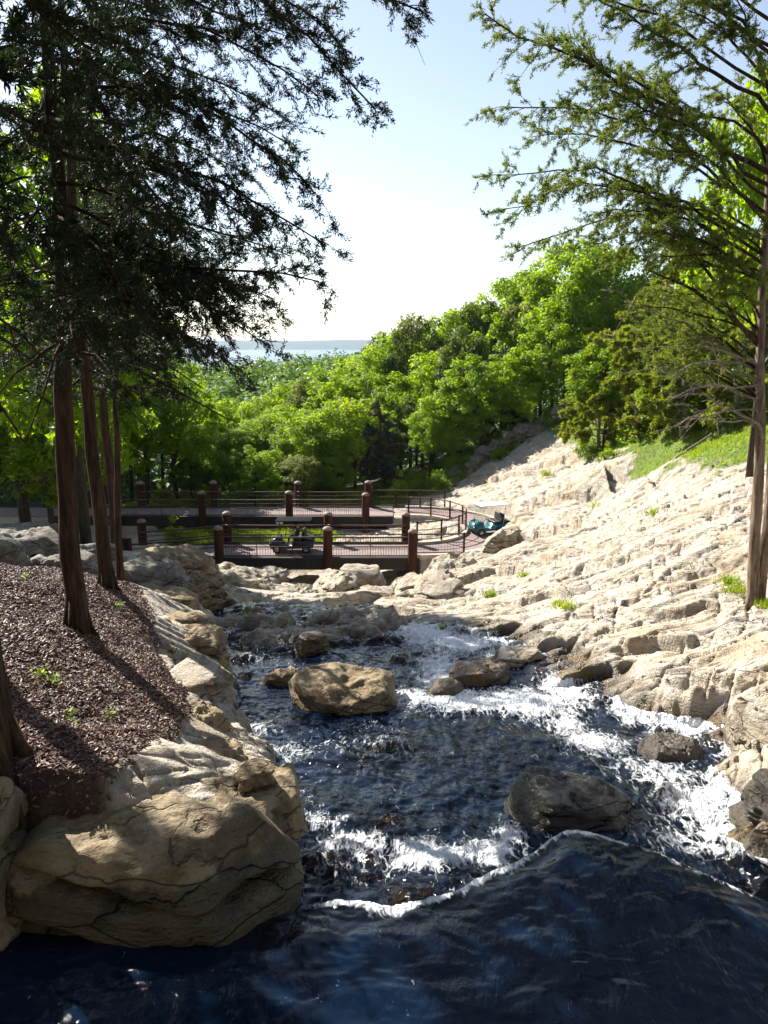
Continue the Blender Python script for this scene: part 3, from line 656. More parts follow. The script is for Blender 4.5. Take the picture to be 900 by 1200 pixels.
for n_, (px, py, Y, d, rz, lab) in enumerate([
    (20, 652, 17, (1.3, .8, .5), .1, 'broad grey shaded boulder at the left frame edge behind the mulch'),
    (-10, 690, 15, (.8, .6, .45), .5, 'dark grey boulder cut off by the left frame edge'),
    (75, 672, 16.5, (.9, .6, .35), -.2, 'low grey boulder between the nearest cedar trunks'),
    (105, 655, 18.5, (.7, .5, .42), .3, 'small grey boulder behind the second cedar trunk'),
    (30, 625, 27, (1.6, .9, .5), .2, 'flat grey ledge under the woods at far left')]):
    c = PY(px, py, Y); boulder(lab, (c[0], c[1], H(c[0], c[1]) + d[2] * .3), d, rz, 60 + n_, M_ROCK_GREY, .5, .2, .25, group='grey boulders under the left woods')
# pale rocks below the bridges
for n_, (px, py, Y, d, rz, lab) in enumerate([
    (265, 682, 29, (2.0, 1.4, .8), .1, 'broad sunlit slab below the left half of the near bridge'),
    (318, 684, 31.5, (.9, 1.0, 1.2), .4, 'sunlit block beside the dark gully under the near bridge'),
    (388, 690, 29, (1.0, 1.1, 1.35), -.3, 'craggy layered rock below the middle post of the near bridge'),
    (425, 680, 32, (1.1, .9, 1.5), .2, 'pale crag tucked under the deck right of the middle post'),
    (436, 708, 26, (.9, .8, .9), .5, 'broken pale rock in front of the deep dark crack'),
    (508, 698, 25.5, (1.15, 1.6, 1.6), .3, 'bulging layered rock nose at right of the dark crack'),
    (530, 672, 30.5, (1.4, 1.6, 1.0), .1, 'layered rock rising to the right end of the near bridge'),
    (350, 702, 27.5, (.9, .8, .55), .5, 'jagged pale rock at the head of the grey wet slab'),
    (470, 690, 29, (.55, .8, .9), .2, 'narrow rock fin standing in the dark crack right of centre'),
    (300, 676, 34, (1.2, .8, .8), -.3, 'sunlit rock shelf under the golf cart end of the deck'),
    (410, 640, 45.5, (1.6, 1.0, .6), .2, 'flat pale rock between the two bridges'),
    (450, 645, 44.5, (1.2, .9, .45), -.4, 'low pale rock inside the bend of the walkway')]):
    c = PY(px, py, Y); boulder(lab, (c[0], c[1], c[2] - d[2] * .5), d, rz, 80 + n_, M_ROCK, .45, .3, .36, group='pale rocks around the near bridge')
# rocks over the walkway bend and the dark wall of stacked boulders along the wood
for n_, (px, py, Y, d, rz, lab) in enumerate([
    (592, 636, 39.2, (1.5, .8, 1.0), .1, 'cream ledge hiding the lower half of the teal cart'),
    (615, 628, 41, (1.5, 1.2, .8), .4, 'shelving cream rock just right of the teal cart'),
    (563, 662, 33, (1.3, 1.0, .6), -.2, 'weathered ledge at the right end of the bridge railing'),
    (560, 588, 54.5, (1.9, .9, 1.0), -.1, 'shaded cut rock face behind the bend of the walkway'),
    (592, 584, 53.5, (1.5, .9, 1.1), -.5, 'rough tan rock face above the teal cart')]):
    c = PY(px, py, Y); boulder(lab, (c[0], c[1], c[2] - d[2] * .35), d, rz, 100 + n_, M_ROCK if n_ < 3 else M_ROCK_TAN, .45, .2, .34, group='rocks around the walkway bend')
pts = np.array([PY(*p) for p in [(545, 552, 60), (600, 520, 61), (640, 503, 61), (700, 486, 60)]])
for n_ in range(20):
    t = n_ / 19 * 3; i0 = min(2, int(t)); q = pts[i0] * (1 - t + i0) + pts[i0 + 1] * (t - i0)
    x = q[0] + random.uniform(-.3, .3); y = q[1] + .6 + random.uniform(-.5, .8)
    d = (random.uniform(.7, 1.5), random.uniform(.5, .8), random.uniform(.35, .75))
    boulder('dark stacked boulder in the row along the foot of the wood', (x, y, H(x, y) + d[2] * random.uniform(.2, .9)), d, random.uniform(-.4, .4), 120 + n_, M_ROCK_GREY, .45, .2, .3, hi=False, group='dark boulders along the wood edge')

# ================================================================== WALKWAY, BRIDGES
k = NT('purple brown paving'); p = k.wpos()
M_DECK = k.done(k.pbr(k.ramp(k.noise(p, 3, 5), [(.3, (.15, .105, .10)), (.7, (.26, .20, .19))]), .85, k.bump(k.noise(p, 40, 3), .3, .01)))
M_KERB = simple('pale kerb stone', (.42, .37, .30), .85, var=.3, sc=4)
M_WOOD = bark_mat('red brown timber', (.04, .017, .012), (.115, .048, .03), 9)
M_STEEL = simple('rusty brown steel', (.075, .04, .032), .55, var=.3)
M_BEAM = simple('dark beam', (.022, .017, .016), .7, var=.3)
M_CAP = simple('weathered post top', (.20, .15, .13), .7, var=.3)
def deckz(x): return DECKZ - .42 * sstep(-9, -13.8, np.asarray(x, float))
def ribbon(P, Q, zt, th):
    """slab between two edge lines"""
    n = len(P); mb = MB()
    V = np.vstack([np.c_[P, zt], np.c_[Q, zt], np.c_[P, zt - th], np.c_[Q, zt - th]]); i = np.arange(n - 1)
    F = np.vstack([np.stack([i, i + 1, n + i + 1, n + i], 1), np.stack([2 * n + i, 3 * n + i, 3 * n + i + 1, 2 * n + i + 1], 1), np.stack([i, 2 * n + i, 2 * n + i + 1, i + 1], 1), np.stack([n + i, n + i + 1, 3 * n + i + 1, 3 * n + i], 1),
                   [[0, n, 3 * n, 2 * n], [n - 1, 3 * n - 1, 4 * n - 1, 2 * n - 1]]])
    mb.add(V, F); return mb
# the paths on land: bend, and the runs beyond the bridges
an = np.linspace(-PI / 2, PI / 2, 60)
Pi = np.stack([ARC[0] + RIN * np.cos(an), ARC[1] + RIN * np.sin(an)], 1); Po = np.stack([ARC[0] + ROUT * np.cos(an), ARC[1] + ROUT * np.sin(an)], 1)
structure('path', ribbon(Pi, Po, np.full(60, DECKZ), .3).mesh('path', M_DECK, False))
mb = MB()
for r, w in ((RIN - .12, .24), (ROUT - .12, .24)):
    a = np.stack([ARC[0] + r * np.cos(an), ARC[1] + r * np.sin(an)], 1); b = np.stack([ARC[0] + (r + w) * np.cos(an), ARC[1] + (r + w) * np.sin(an)], 1)
    q = ribbon(a, b, np.full(60, DECKZ + .13), .5); mb.add(q.V[0], q.F4[0])
structure('kerb', mb.mesh('kerb', M_KERB, False))
xs = np.linspace(-32, -10.2, 30)
structure('path', ribbon(np.c_[xs, 39.75 + .02 * (xs + 10.2) ** 2 * .3], np.c_[xs, 42.45 + .02 * (xs + 10.2) ** 2 * .3], deckz(xs), .3).mesh('path', M_DECK, False))
xs = np.linspace(-32, -15, 20)
structure('path', ribbon(np.c_[xs, np.full(20, 49.55)], np.c_[xs, np.full(20, 52.25)], np.full(20, DECKZ), .3).mesh('path', M_DECK, False))

def post(parent, x, y, z0, z1, r):
    mb = MB(); h = z1 - z0
    mb.lathe([(r * .98, 0), (r, h * .3), (r * .96, h - r * .5)], (x, y, z0), 16)
    o = mb.build('post', M_WOOD, parent)
    cb = MB(); cb.lathe([(r * 1.02, h - r * .5), (r * 1.04, h - r * .3), (r * .85, h - r * .02), (r * .45, h + r * .2), (0.001, h + r * .28)], (x, y, z0), 16); cb.build('post_cap', M_CAP, o)
def railing(parent, A, B, name='railing', picks=True, h=1.12, sag=.03):
    """panel between two posts: three rails, a thin stanchion and close pickets"""
    A = np.array(A); B = np.array(B); L = np.linalg.norm(B - A); mb = MB()
    for zz, r in ((h, .05), (h * .76, .022), (h * .52, .034), (.10, .03)):
        t = np.linspace(0, 1, 9)[:, None]; q = A + (B - A) * t + np.array([0, 0, zz]) - np.array([0, 0, sag]) * np.sin(t * PI) * (zz > .9)
        mb.tube(q, r, 6)
    n = max(1, round(L / 2.3))
    for i in range(1, n):
        q = A + (B - A) * i / n; mb.tube([q, q + [0, 0, h]], .022, 6)
    if picks:
        m = int(L / .14)
        for i in range(1, m):
            q = A + (B - A) * i / m; mb.tube([q + [0, 0, .10], q + [0, 0, h * .52]], .011, 4, cap=False)
    return mb.build(name, M_STEEL, parent)
def bridge(label, x0, x1, y0, y1, xe, front, rear, beam, r, zl=None):
    t = empty('footbridge', label, 'bridge', ((x0 + x1) / 2, (y0 + y1) / 2, DECKZ)); t['group'] = 'footbridges over the stream'
    P = lambda o: setattr(o, 'matrix_parent_inverse', Matrix.Translation(-t.location))
    kids = []
    xs = np.linspace(x0, x1, 40)
    z = deckz(xs) if zl is None else np.full(40, zl)
    o = ribbon(np.c_[xs, np.full(40, y0 + .02)], np.c_[xs, np.full(40, y1 - .02)], z + .003, .2).build('deck', M_DECK, t, False)
    for yy in (y0 - .17, y1 + .17):
        b = ribbon(np.c_[xs, np.full(40, yy - .16)], np.c_[xs, np.full(40, yy + .16)], z + .06, beam).build('beam', M_BEAM, t, False)
    zz = (lambda x: float(deckz(x))) if zl is None else (lambda x: zl)
    for line, yy in ((front, y0 - .42), (rear, y1 + .42)):
        for x, top in line: post(t, x, yy, zz(x) - .95, zz(x) + top, r)
        for (xa, _), (xb, _) in zip(line[:-1], line[1:]):
            yr = yy + (.42 if yy < y0 else -.42)
            railing(t, (xa + r * 0, yr, zz(xa)), (xb, yr, zz(xb)))
    for o in t.children: P(o)
    return t
nb = bridge('near footbridge with log posts and dark fascia, the one carrying the golf cart', -14.6, 1.9, 39.75, 42.45, 0, [(-13.6, 1.75), (-8.75, 1.78), (-2.98, 1.75), (1.52, 1.62)], [(-13.9, 1.75), (-9.0, 1.78), (-3.2, 1.75), (1.25, 1.72)], .66, .25)
fb = bridge('far footbridge with log posts against the wood, the one without a cart', -22, .6, 49.55, 52.25, 0, [(-17.5, 1.75), (-11.9, 1.75), (-6.2, 1.75), (-1.2, 1.62)], [(-17.0, 1.75), (-11.9, 1.78), (-6.0, 1.75), (-1.1, 1.78)], .62, .25, DECKZ)
def bend_railing(name, label, pts, h, picks):
    t = empty(name, label, 'railing', tuple(pts[0])); inv = Matrix.Translation(-t.location)
    pts = np.array(pts); mb = MB()
    for zz, r in ((h, .045), (h * .6, .025), (.14, .03)): mb.tube(pts + [0, 0, zz], r, 6)
    seg = np.r_[0, np.cumsum(np.linalg.norm(np.diff(pts, axis=0), axis=1))]
    if picks:
        for s in np.arange(.12, seg[-1], .16):
            q = np.array([np.interp(s, seg, pts[:, a]) for a in range(3)]); mb.tube([q + [0, 0, .14], q + [0, 0, h * .6]], .006, 4, cap=False)
    o = mb.build('rails', M_STEEL, t); o.matrix_parent_inverse = inv
    for s in np.linspace(0, seg[-1], max(2, int(seg[-1] / 1.5) + 1)):
        q = np.array([np.interp(s, seg, pts[:, a]) for a in range(3)]); b = MB(); b.box(q + [0, 0, h * .53], (.10, .10, h * 1.06), bev=.01)
        o = b.build('stanchion', M_WOOD, t); o.matrix_parent_inverse = inv
a_ = np.linspace(-PI / 2 * .93, PI / 2 * .98, 40)
bend_railing('walkway_railing', 'curved steel railing round the inside of the walkway bend', [(ARC[0] + (RIN - .02) * math.cos(a), ARC[1] + (RIN - .02) * math.sin(a), DECKZ + .13) for a in a_], 1.15, True)
bend_railing('walkway_railing', 'straight railing on outer side of the bend beyond the far bridge', [(x, 52.15 - .03 * max(0, x) ** 1.2, DECKZ + .1) for x in np.linspace(-.9, 4.2, 12)], 1.15, False)
bend_railing('walkway_railing', 'short railing at the right end of the near bridge beside the rocks', [(x, 39.85 + .02 * max(0, x - 2) ** 2, DECKZ + .1) for x in np.linspace(1.7, 4.3, 8)], 1.15, True)
# masonry abutment under the right end of the near bridge
mb = MB(); rs = np.random.RandomState(4)
for row in range(4):
    x = 1.95 + .1 * (row % 2)
    while x < 4.2:
        w = rs.uniform(.45, .8); mb.box((x + w / 2, 40.0, DECKZ - .32 - row * .31), (w - .03, .55 + rs.uniform(0, .06), .29), bev=.03); x += w
tag(mb.build('stone_abutment', M_ROCK_TAN), 'coursed tan stone abutment at the right end of the near bridge', 'abutment')

# ================================================================== GOLF CARTS, DRIVER
M_TYRE = simple('tyre rubber', (.02, .02, .02), .8); M_RIM = simple('wheel rim', (.35, .35, .36), .35, metal=.8)
M_BODY = simple('black cart body', (.012, .013, .015), .3, .6, var=.1, bump=.0); M_TEAL = simple('teal cart body', (.005, .10, .11), .3, .6, var=.1, bump=0.)
M_SEAT = simple('black vinyl', (.02, .02, .022), .5); M_ROOF = simple('cream plastic roof', (.68, .66, .60), .4, var=.08); M_DKROOF = simple('charcoal roof', (.014, .015, .016), 1., .05, var=.1)
M_CHROME = simple('dark frame tube', (.05, .05, .05), .3, metal=.6); M_LAMP = simple('lamp lens', (.7, .7, .66), .2)
def cart(label, bodym, roofm, framem, loc, rz):
    t = empty('golf_cart', label, 'golf cart', loc, rz, 'golf carts on the walkway')
    m = MB(); m.prism([(-1.18, .30), (1.12, .26), (1.22, .42), (1.16, .62), (.92, .80), (.70, .86), (.62, .80), (.56, .36), (-.02, .34), (-.06, .62), (-.95, .66), (-1.20, .62)], -.56, .56, .03); m.build('body', bodym, t)
    m = MB()
    for x in (.80, -.80):
        for s in (-1, 1):
            w = MB(); w.lathe([(.13, -.08), (.20, -.085), (.235, -.06), (.24, 0), (.235, .06), (.20, .085), (.13, .08)], (x, s * .50, .24), 20, 'Y'); wo = w.build('wheel', M_TYRE, t)
            w = MB(); w.lathe([(.001, -.07), (.12, -.06), (.135, -.078), (.135, .078), (.12, .06), (.001, .07)], (x, s * .50, .24), 14, 'Y'); w.build('rim', M_RIM, wo)
            f = MB(); a = np.linspace(.12 * PI, .88 * PI, 9); c = np.stack([x + .31 * np.cos(a), np.full(9, s * .5), .24 + .31 * np.sin(a)], 1); f.tube(c, .05, 6); f.build('fender', bodym, t)
    for x, bx in ((-.32, -.60), (-.92, -.68)):
        m = MB(); m.box((x, 0, .74), (.46, 1.02, .14), bev=.04); m.build('seat', M_SEAT, t)
    for x, tl in ((-.60, -.12), (-.72, .12)):
        m = MB(); m.box((0, 0, .24), (.10, 1.02, .46), bev=.04, M=Matrix.Translation((x, 0, .78)) @ Matrix.Rotation(tl, 4, 'Y')); m.build('backrest', M_SEAT, t)
    m = MB(); m.box((-.12, 0, 1.80), (1.95, 1.14, .055), bev=.025); m.build('roof', roofm, t)
    for s in (-1, 1):
        m = MB(); m.tube([(.78, s * .50, .80), (.66, s * .52, 1.3), (.60, s * .52, 1.79)], .022, 6); m.build('roof_post', framem, t)
        m = MB(); m.tube([(-.66, s * .52, .66), (-.74, s * .53, 1.3), (-.80, s * .52, 1.79)], .022, 6); m.build('roof_post', framem, t)
        m = MB(); m.lathe([(.001, .02), (.05, .018), (.06, 0), (.001, 0)], (0, 0, 0), 12); o = m.build('headlight', M_LAMP, t); o.rotation_euler = (0, PI / 2, 0); o.location = (1.19, s * .36, .54)
    m = MB(); m.box((.70, 0, 1.32), (.012, .98, .86), bev=.004, M=Matrix.Translation((.0, 0, 0)))
    g = NT('windscreen'); gb = g.pbr((.9, .95, .95), .05); gb.inputs['Transmission Weight'].default_value = 1; tr = g.n('ShaderNodeBsdfTransparent'); mx = g.n('ShaderNodeMixShader'); mx.inputs[0].default_value = .2; g.l(tr.outputs[0], mx.inputs[1]); g.l(gb.outputs[0], mx.inputs[2])
    m.build('windscreen', g.done(mx), t)
    m = MB(); m.box((.62, 0, 1.74), (.36, 1.06, .16), bev=.03); m.build('visor', M_ROOF, t)
    m = MB(); a = np.linspace(0, 2 * PI, 17); m.tube(np.stack([.30 + .05 * np.sin(a), .24 + .17 * np.cos(a), 1.0 + .14 * np.sin(a)], 1), .014, 6); m.tube([(.56, .24, .78), (.30, .24, 1.0)], .02, 6); m.build('steering_wheel', M_SEAT, t)
    m = MB(); m.tube([(-1.16, -.45, .64), (-1.2, -.45, .92), (-1.2, .45, .92), (-1.16, .45, .64)], .02, 6); m.build('rear_rail', framem, t)
    return t
cx_, _, _ = PY(343, 646, 41.0)
cart('black golf cart with cream visor carrying a driver on the near bridge', M_BODY, M_DKROOF, M_CHROME, (cx_, 41.0, DECKZ + .004), PI)
tx, ty, _ = PY(573, 630, 45.0)
cart('teal golf cart under a cream roof half hidden by rocks at the bend', M_TEAL, M_ROOF, M_ROOF, (tx, ty, DECKZ + .004), -2.8)

def person(label, loc, rz):
    """seated driver: one skinned body"""
    J = {}; E = []; R = []
    def jt(n, co, r, par=None):
        J[n] = len(R); R.append((co, r))
        if par: E.append((J[par], J[n]))
    jt('pelvis', (0, 0, .10), .125); jt('belly', (-.02, 0, .27), .125, 'pelvis'); jt('chest', (-.03, 0, .46), .14, 'belly'); jt('neck', (-.02, 0, .61), .055, 'chest'); jt('head0', (0, 0, .69), .072, 'neck'); jt('head1', (.01, 0, .78), .092, 'head0'); jt('head2', (0, 0, .85), .06, 'head1')
    for s in (-1, 1):
        q = str(s)
        jt('sh' + q, (-.03, s * .19, .53), .062, 'chest'); jt('el' + q, (.12, s * .25, .30), .045, 'sh' + q); jt('wr' + q, (.36, s * .15, .34), .03, 'el' + q); jt('pa' + q, (.43, s * .14, .36), .032, 'wr' + q)
        for f in range(4):
            y = s * .14 + (f - 1.5) * .019
            jt('f%d' % f + q, (.47, y, .365), .0095, 'pa' + q); jt('g%d' % f + q, (.50 - .004 * abs(f - 1), y, .345), .0085, 'f%d' % f + q); jt('h%d' % f + q, (.485, y, .325), .0075, 'g%d' % f + q)
        jt('t0' + q, (.42, s * .14 - s * .035, .345), .0105, 'pa' + q); jt('t1' + q, (.455, s * .14 - s * .042, .325), .009, 't0' + q)
        jt('hi' + q, (.06, s * .10, .08), .095, 'pelvis'); jt('kn' + q, (.46, s * .13, .11), .065, 'hi' + q); jt('an' + q, (.52, s * .12, -.28), .042, 'kn' + q); jt('to' + q, (.66, s * .12, -.33), .035, 'an' + q)
    me = bpy.data.meshes.new('person'); me.from_pydata([c for c, _ in R], E, []); o = bpy.data.objects.new('person', me); COL.objects.link(o)
    sk = o.modifiers.new('s', 'SKIN'); me.skin_vertices.new() if not me.skin_vertices else None
    for i, (_, r) in enumerate(R): me.skin_vertices[0].data[i].radius = (r, r); me.skin_vertices[0].data[i].use_root = (i == 0)
    sb = o.modifiers.new('u', 'SUBSURF'); sb.levels = 2; sb.render_levels = 2
    bpy.context.view_layer.update()
    m2 = bpy.data.meshes.new_from_object(o.evaluated_get(bpy.context.evaluated_depsgraph_get())); bpy.data.objects.remove(o)
    m2.materials.clear()
    for mt in (simple('skin', (.48, .27, .19), .5, var=.06), simple('navy shirt', (.035, .04, .06), .8), simple('grey trousers', (.05, .05, .055), .85)): m2.materials.append(mt)
    for f in m2.polygons:
        c = f.center; f.use_smooth = True
        f.material_index = 0 if c.z > .585 or (c.x > .14 and c.z > .24) else (1 if c.z > .17 or c.x < .0 else 2)
    root = link('person', m2); tag(root, label, 'person'); root.location = loc; root.rotation_euler = (0, 0, rz)
    h = MB(); P, F = ICO4; V = P * np.array([.098, .088, .10]) + np.array([-.012, 0, .80]); V = V[:]; keepf = [f for f in F if V[f].mean(0)[2] > .79 or V[f].mean(0)[0] < -.04]
    h.add(V, None, keepf); h.build('hair', simple('hair', (.05, .032, .02), .6), root)
    for s in (-1, 1):
        e = MB(); e.add(P * .012 + np.array([.098, s * .033, .775]), None, F); e.build('eye', M_TYRE, root)
    e = MB(); e.add(P * np.array([.022, .014, .024]) + np.array([.108, 0, .748]), None, F); e.build('nose', m2.materials[0], root)
    e = MB(); e.add(P * np.array([.008, .026, .006]) + np.array([.092, 0, .712]), None, F); e.build('mouth', simple('lips', (.3, .1, .08), .5), root)
    return root
person('driver in a dark shirt seated at the wheel of the black golf cart', (cx_ + .32, 41.0 - .24, DECKZ + .80), PI)
# ================================================================== VEGETATION
def unit(v): v = np.asarray(v, float); return v / (np.linalg.norm(v, axis=-1, keepdims=True) + 1e-9)
def blades(P, D, k, rs, L=(.05, .11), w=.008, spread=1.25, along=.10):
    """k narrow needles-sprays round each twig point"""
    n = len(P); P = np.repeat(P, k, 0); D = np.repeat(D, k, 0)
    d = unit(D + rs.normal(size=P.shape) * spread * .6); ln = rs.uniform(*L, size=(n * k, 1))
    b = P - D * rs.uniform(0, along, (n * k, 1)) + rs.normal(size=P.shape) * .012
    s = unit(np.cross(d, rs.normal(size=P.shape))) * w * rs.uniform(.6, 1.3, (n * k, 1))
    V = np.stack([b - s * .5, b + d * ln * .55 - s, b + d * ln, b + d * ln * .55 + s], 1).reshape(-1, 3)
    F = np.arange(n * k * 4).reshape(-1, 4)
    tone = np.repeat(np.clip(rs.normal(.5, .22, n * k), 0, 1), 4)
    return V, F, tone
class Cedar:
    def __init__(s, seed, pale=False): s.rs = np.random.RandomState(seed); s.wood = MB(); s.pale = pale; s.dl = []; s.dead = s.wood; s.P = []; s.D = []
    def limb(s, A, B, r0, arc=.3, dens=1., sub=.8, t0=.2, twig=True, wig=.12, thin=1.):
        rs = s.rs; A = np.array(A, float); B = np.array(B, float); L = np.linalg.norm(B - A); n = max(6, int(L / .35))
        t = np.linspace(0, 1, n)[:, None]
        q = A + (B - A) * t + np.array([0, 0, arc]) * np.sin(t * PI) * L * .3
        nz = np.cumsum(rs.normal(size=(n, 3)), 0); nz -= nz[0] + (nz[-1] - nz[0]) * t
        q = q + nz * wig * (L / n) * .9
        if s.pale and not twig: s.dead = MB(); s.dl.append(s.dead)
        (s.dead if s.pale and not twig else s.wood).tube(q, r0 * .60 * (1 - .86 * t[:, 0]) + .004, 7)
        m = int(L * (1 - t0) * (9. if twig else 6.) * dens)
        T = unit(np.gradient(q, axis=0))
        for i in range(m):
            u = t0 + (1 - t0) * (i + rs.rand()) / m; f = u * (n - 1); i0 = min(n - 2, int(f)); p = q[i0] * (1 - f + i0) + q[i0 + 1] * (f - i0); tg = T[i0]
            lat = unit(np.cross(tg, [0, 0, 1])) * (1 if rs.rand() < .5 else -1)
            d = unit(tg * rs.uniform(.3, 1.) + lat * rs.uniform(.2, 1.1) + np.array([0, 0, rs.normal(-.08, .42)]))
            ls = sub * rs.uniform(.35, 1.15) * (1.15 - .65 * u); s.twig(p, d, ls, r0 * .16 * (1.2 - u) + .004, twig, thin)
    def twig(s, p, d, ls, r, leaf, thin=1.):
        rs = s.rs; n = 5; t = np.linspace(0, 1, n)[:, None]
        side = unit(rs.normal(size=3))
        q = p + d * ls * t + (side * .14 + np.array([0, 0, -.14])) * ls * t ** 2
        (s.wood if leaf else s.dead).tube(q, np.linspace(r, .0025, n), 4, cap=False)
        T = unit(np.gradient(q, axis=0))
        for j in range(max(2, int(ls * (14 if leaf else 9) * thin))):
            u = rs.uniform(.18, 1.02); f = min(u, .999) * (n - 1); i0 = int(f); c = q[i0] * (1 - f + i0) + q[min(n - 1, i0 + 1)] * (f - i0)
            dd = unit(T[i0] + rs.normal(size=3) * .75); lt = rs.uniform(.06, .26) * min(1, ls / .5 + .3)
            if leaf:
                e = c + dd * lt
                s.wood.tube([c, e], [.0035, .002], 3, cap=False)
                for v in (.35, .7, 1.): s.P.append(c + dd * lt * v); s.D.append(dd)
            elif rs.rand() < .6: s.dead.tube([c, c + dd * lt * .5 + rs.normal(size=3) * .02, c + dd * lt * 1.5 + rs.normal(size=3) * .06], [.005, .004, .002], 3, cap=False)
    def finish(s, name, label, trunk, tr, bark, leafm, loc, group=None, k=13, L=(.025, .07), w=.0068, cat='tree', flare=True, stems=None, limbm=None):
        t = empty(name, label, cat, loc, 0, group); inv = Matrix.Translation(-Vector(loc))
        mb = MB(); trunk = np.array(trunk)
        tt = np.linspace(0, 1, 40); seg = np.linspace(0, 1, len(trunk)); c = np.stack([np.interp(tt, seg, trunk[:, a]) for a in range(3)], 1)
        wob = fbm3(c, .7, 2, 5)[:, None] * np.array([[.10, .10, 0]]) * np.minimum(1, tt * 6)[:, None]; c = c + wob
        r = np.interp(tt, [0, .03, .08, 1], [tr * 1.3 if flare else tr, tr * 1.1 if flare else tr, tr, tr * .35])
        mb.tube(c, r, 16)
        for st, srr in (stems or []): mb.tube(st, srr, 12)
        if flare:
            for a in range(6):
                an = a * 1.05 + .3; b = np.array(trunk[0]); o = np.array([math.cos(an), math.sin(an), 0])
                mb.tube([b + [0, 0, .55] + o * tr * .6, b + o * tr * 1.15 + [0, 0, .12], b + o * tr * 2.1 + [0, 0, -.10], b + o * tr * 3. + [0, 0, -.3]], [tr * .35, tr * .38, tr * .24, tr * .1], 8)
        V = np.vstack(mb.V); nz = fbm3(V / np.array([1, 1, 5]), 9, 3, 3)[:, None] * .018; ctr = np.stack([np.interp(V[:, 2], c[:, 2], c[:, a]) for a in (0, 1)], 1)
        V[:, :2] += unit(V[:, :2] - ctr) * nz; mb.V = [V]; mb.A = [np.zeros(len(V))]
        o = mb.build('trunk', bark, t); o.matrix_parent_inverse = inv
        if s.wood.V: o = s.wood.build('limbs', limbm or bark, t); o.matrix_parent_inverse = inv
        for dm in s.dl: o = dm.build('dead_branch', M_DEAD, t); o.matrix_parent_inverse = inv
        if s.P:
            V, F, tone = blades(np.array(s.P), np.array(s.D), k, s.rs, L, w)
            o = link('foliage', mesh_np('foliage', V, F, None, leafm, True, {'tone': tone}), t); o.matrix_parent_inverse = inv
        return t
def along(tr, z):
    tr = np.array(tr); return np.array([np.interp(z, tr[:, 2], tr[:, 0]), np.interp(z, tr[:, 2], tr[:, 1]), z])

# ---- left cedars.  trunks first
b2 = PZ(92, 744, -3.8); T2 = [(b2[0], b2[1], H(b2[0], b2[1]) - .1), PY(80, 560, b2[1] + .1), PY(72, 400, b2[1] + .15), PY(62, 200, b2[1] + .2), PY(50, 0, b2[1] + .3), PY(45, -220, b2[1] + .3)]
b3 = PZ(126, 686, -4.3); T3 = [(b3[0], b3[1], H(b3[0], b3[1]) - .1), PY(110, 560, b3[1]), PY(98, 440, b3[1]), PY(85, 250, b3[1]), PY(75, 60, b3[1] + .2), PY(70, -160, b3[1] + .2)]
b4 = PY(139, 652, 17.5); b4 = (b4[0], b4[1], H(b4[0], b4[1])); T4 = [(b4[0], b4[1], b4[2] - .2), PY(138, 560, 17.5), PY(136, 460, 17.5), PY(132, 300, 17.5), PY(128, 150, 17.5)]
b1 = PY(-8, 936, 5.75); T1 = [(b1[0], b1[1], H(b1[0], b1[1]) - .1), PY(-30, 800, b1[1]), PY(-54, 600, b1[1]), PY(-75, 200, b1[1]), PY(-100, -300, b1[1])]
C2 = Cedar(2)
for (px, py, dY, zs, r, arc, dn) in [ # tip pixel, tip distance offset, start pixel height
    (496, 14, -.4, -130, .075, .25, 1.), (440, 128, -.8, -60, .06, .45, 1.), (405, 60, .5, -120, .06, .3, 1.), (372, 112, -.2, 30, .05, .3, 1.), (366, 222, -.6, 60, .055, .4, 1.1), (378, 285, .1, 160, .055, .25, 1.), (374, 330, -.5, 300, .055, .05, 1.),
    (300, 396, -.3, 280, .05, .2, 1.2), (285, 436, .5, 330, .05, .2, 1.), (240, 360, 1.2, 230, .05, .3, 1.2), (250, 150, 1.5, 60, .05, .2, 1.2), (330, 40, 1.5, -60, .05, .2, 1.1), (200, 250, -2.0, 130, .05, .3, 1.2), (215, 400, -1.6, 310, .045, .25, 1.),
    (-60, 380, .4, 330, .05, .3, 1.), (-80, 230, -1, 140, .05, .2, 1.1), (-60, 90, 1, 40, .05, .2, 1.1), (10, 330, -2.5, 250, .05, .2, 1.), (120, 130, -2.5, 30, .05, .2, 1.2), (130, 330, 2.6, 260, .05, .2, 1.3), (20, 170, 2.8, 100, .05, .2, 1.3), (150, 40, 2.5, -40, .05, .2, 1.3), (90, 410, -2.4, 350, .04, .25, .9),
    (300, -60, 0, -190, .05, .3, 1.), (150, 350, -2.3, 270, .045, .2, 1.2), (190, 330, -1.2, 250, .045, .15, 1.2), (250, 300, -.6, 210, .045, .2, 1.2), (260, 370, -.9, 290, .045, .2, 1.2), (320, 350, -.1, 290, .045, .15, 1.2), (300, 260, -1., 170, .045, .2, 1.1), (340, 170, .6, 90, .045, .25, 1.1), (120, 420, -.6, 350, .04, .15, 1.), (200, 440, .4, 370, .04, .2, 1.),
    (180, -100, -1, -200, .05, .2, 1.), (-60, -80, 0, -200, .05, .2, 1.), (420, -70, .4, -200, .06, .3, 1.)]:
    A = along(T2, PY(60, zs, T2[0][1])[2]); B = np.array(PY(px, py, T2[0][1] + dY)); C2.limb(A, B, r * .8, arc, dn * 1.25, .92)
for (px, py, dY, zs, r, arc) in [(268, 492, -.4, 410, .032, .15), (232, 452, -.2, 395, .03, .35), (30, 520, -1, 400, .03, .2), (-10, 470, 0, 400, .03, .1), (160, 470, -1.5, 380, .02, .2)]:
    C2.limb(along(T2, PY(72, zs, T2[0][1])[2]), PY(px, py, T2[0][1] + dY), r, arc, .6, .55, .45, False)
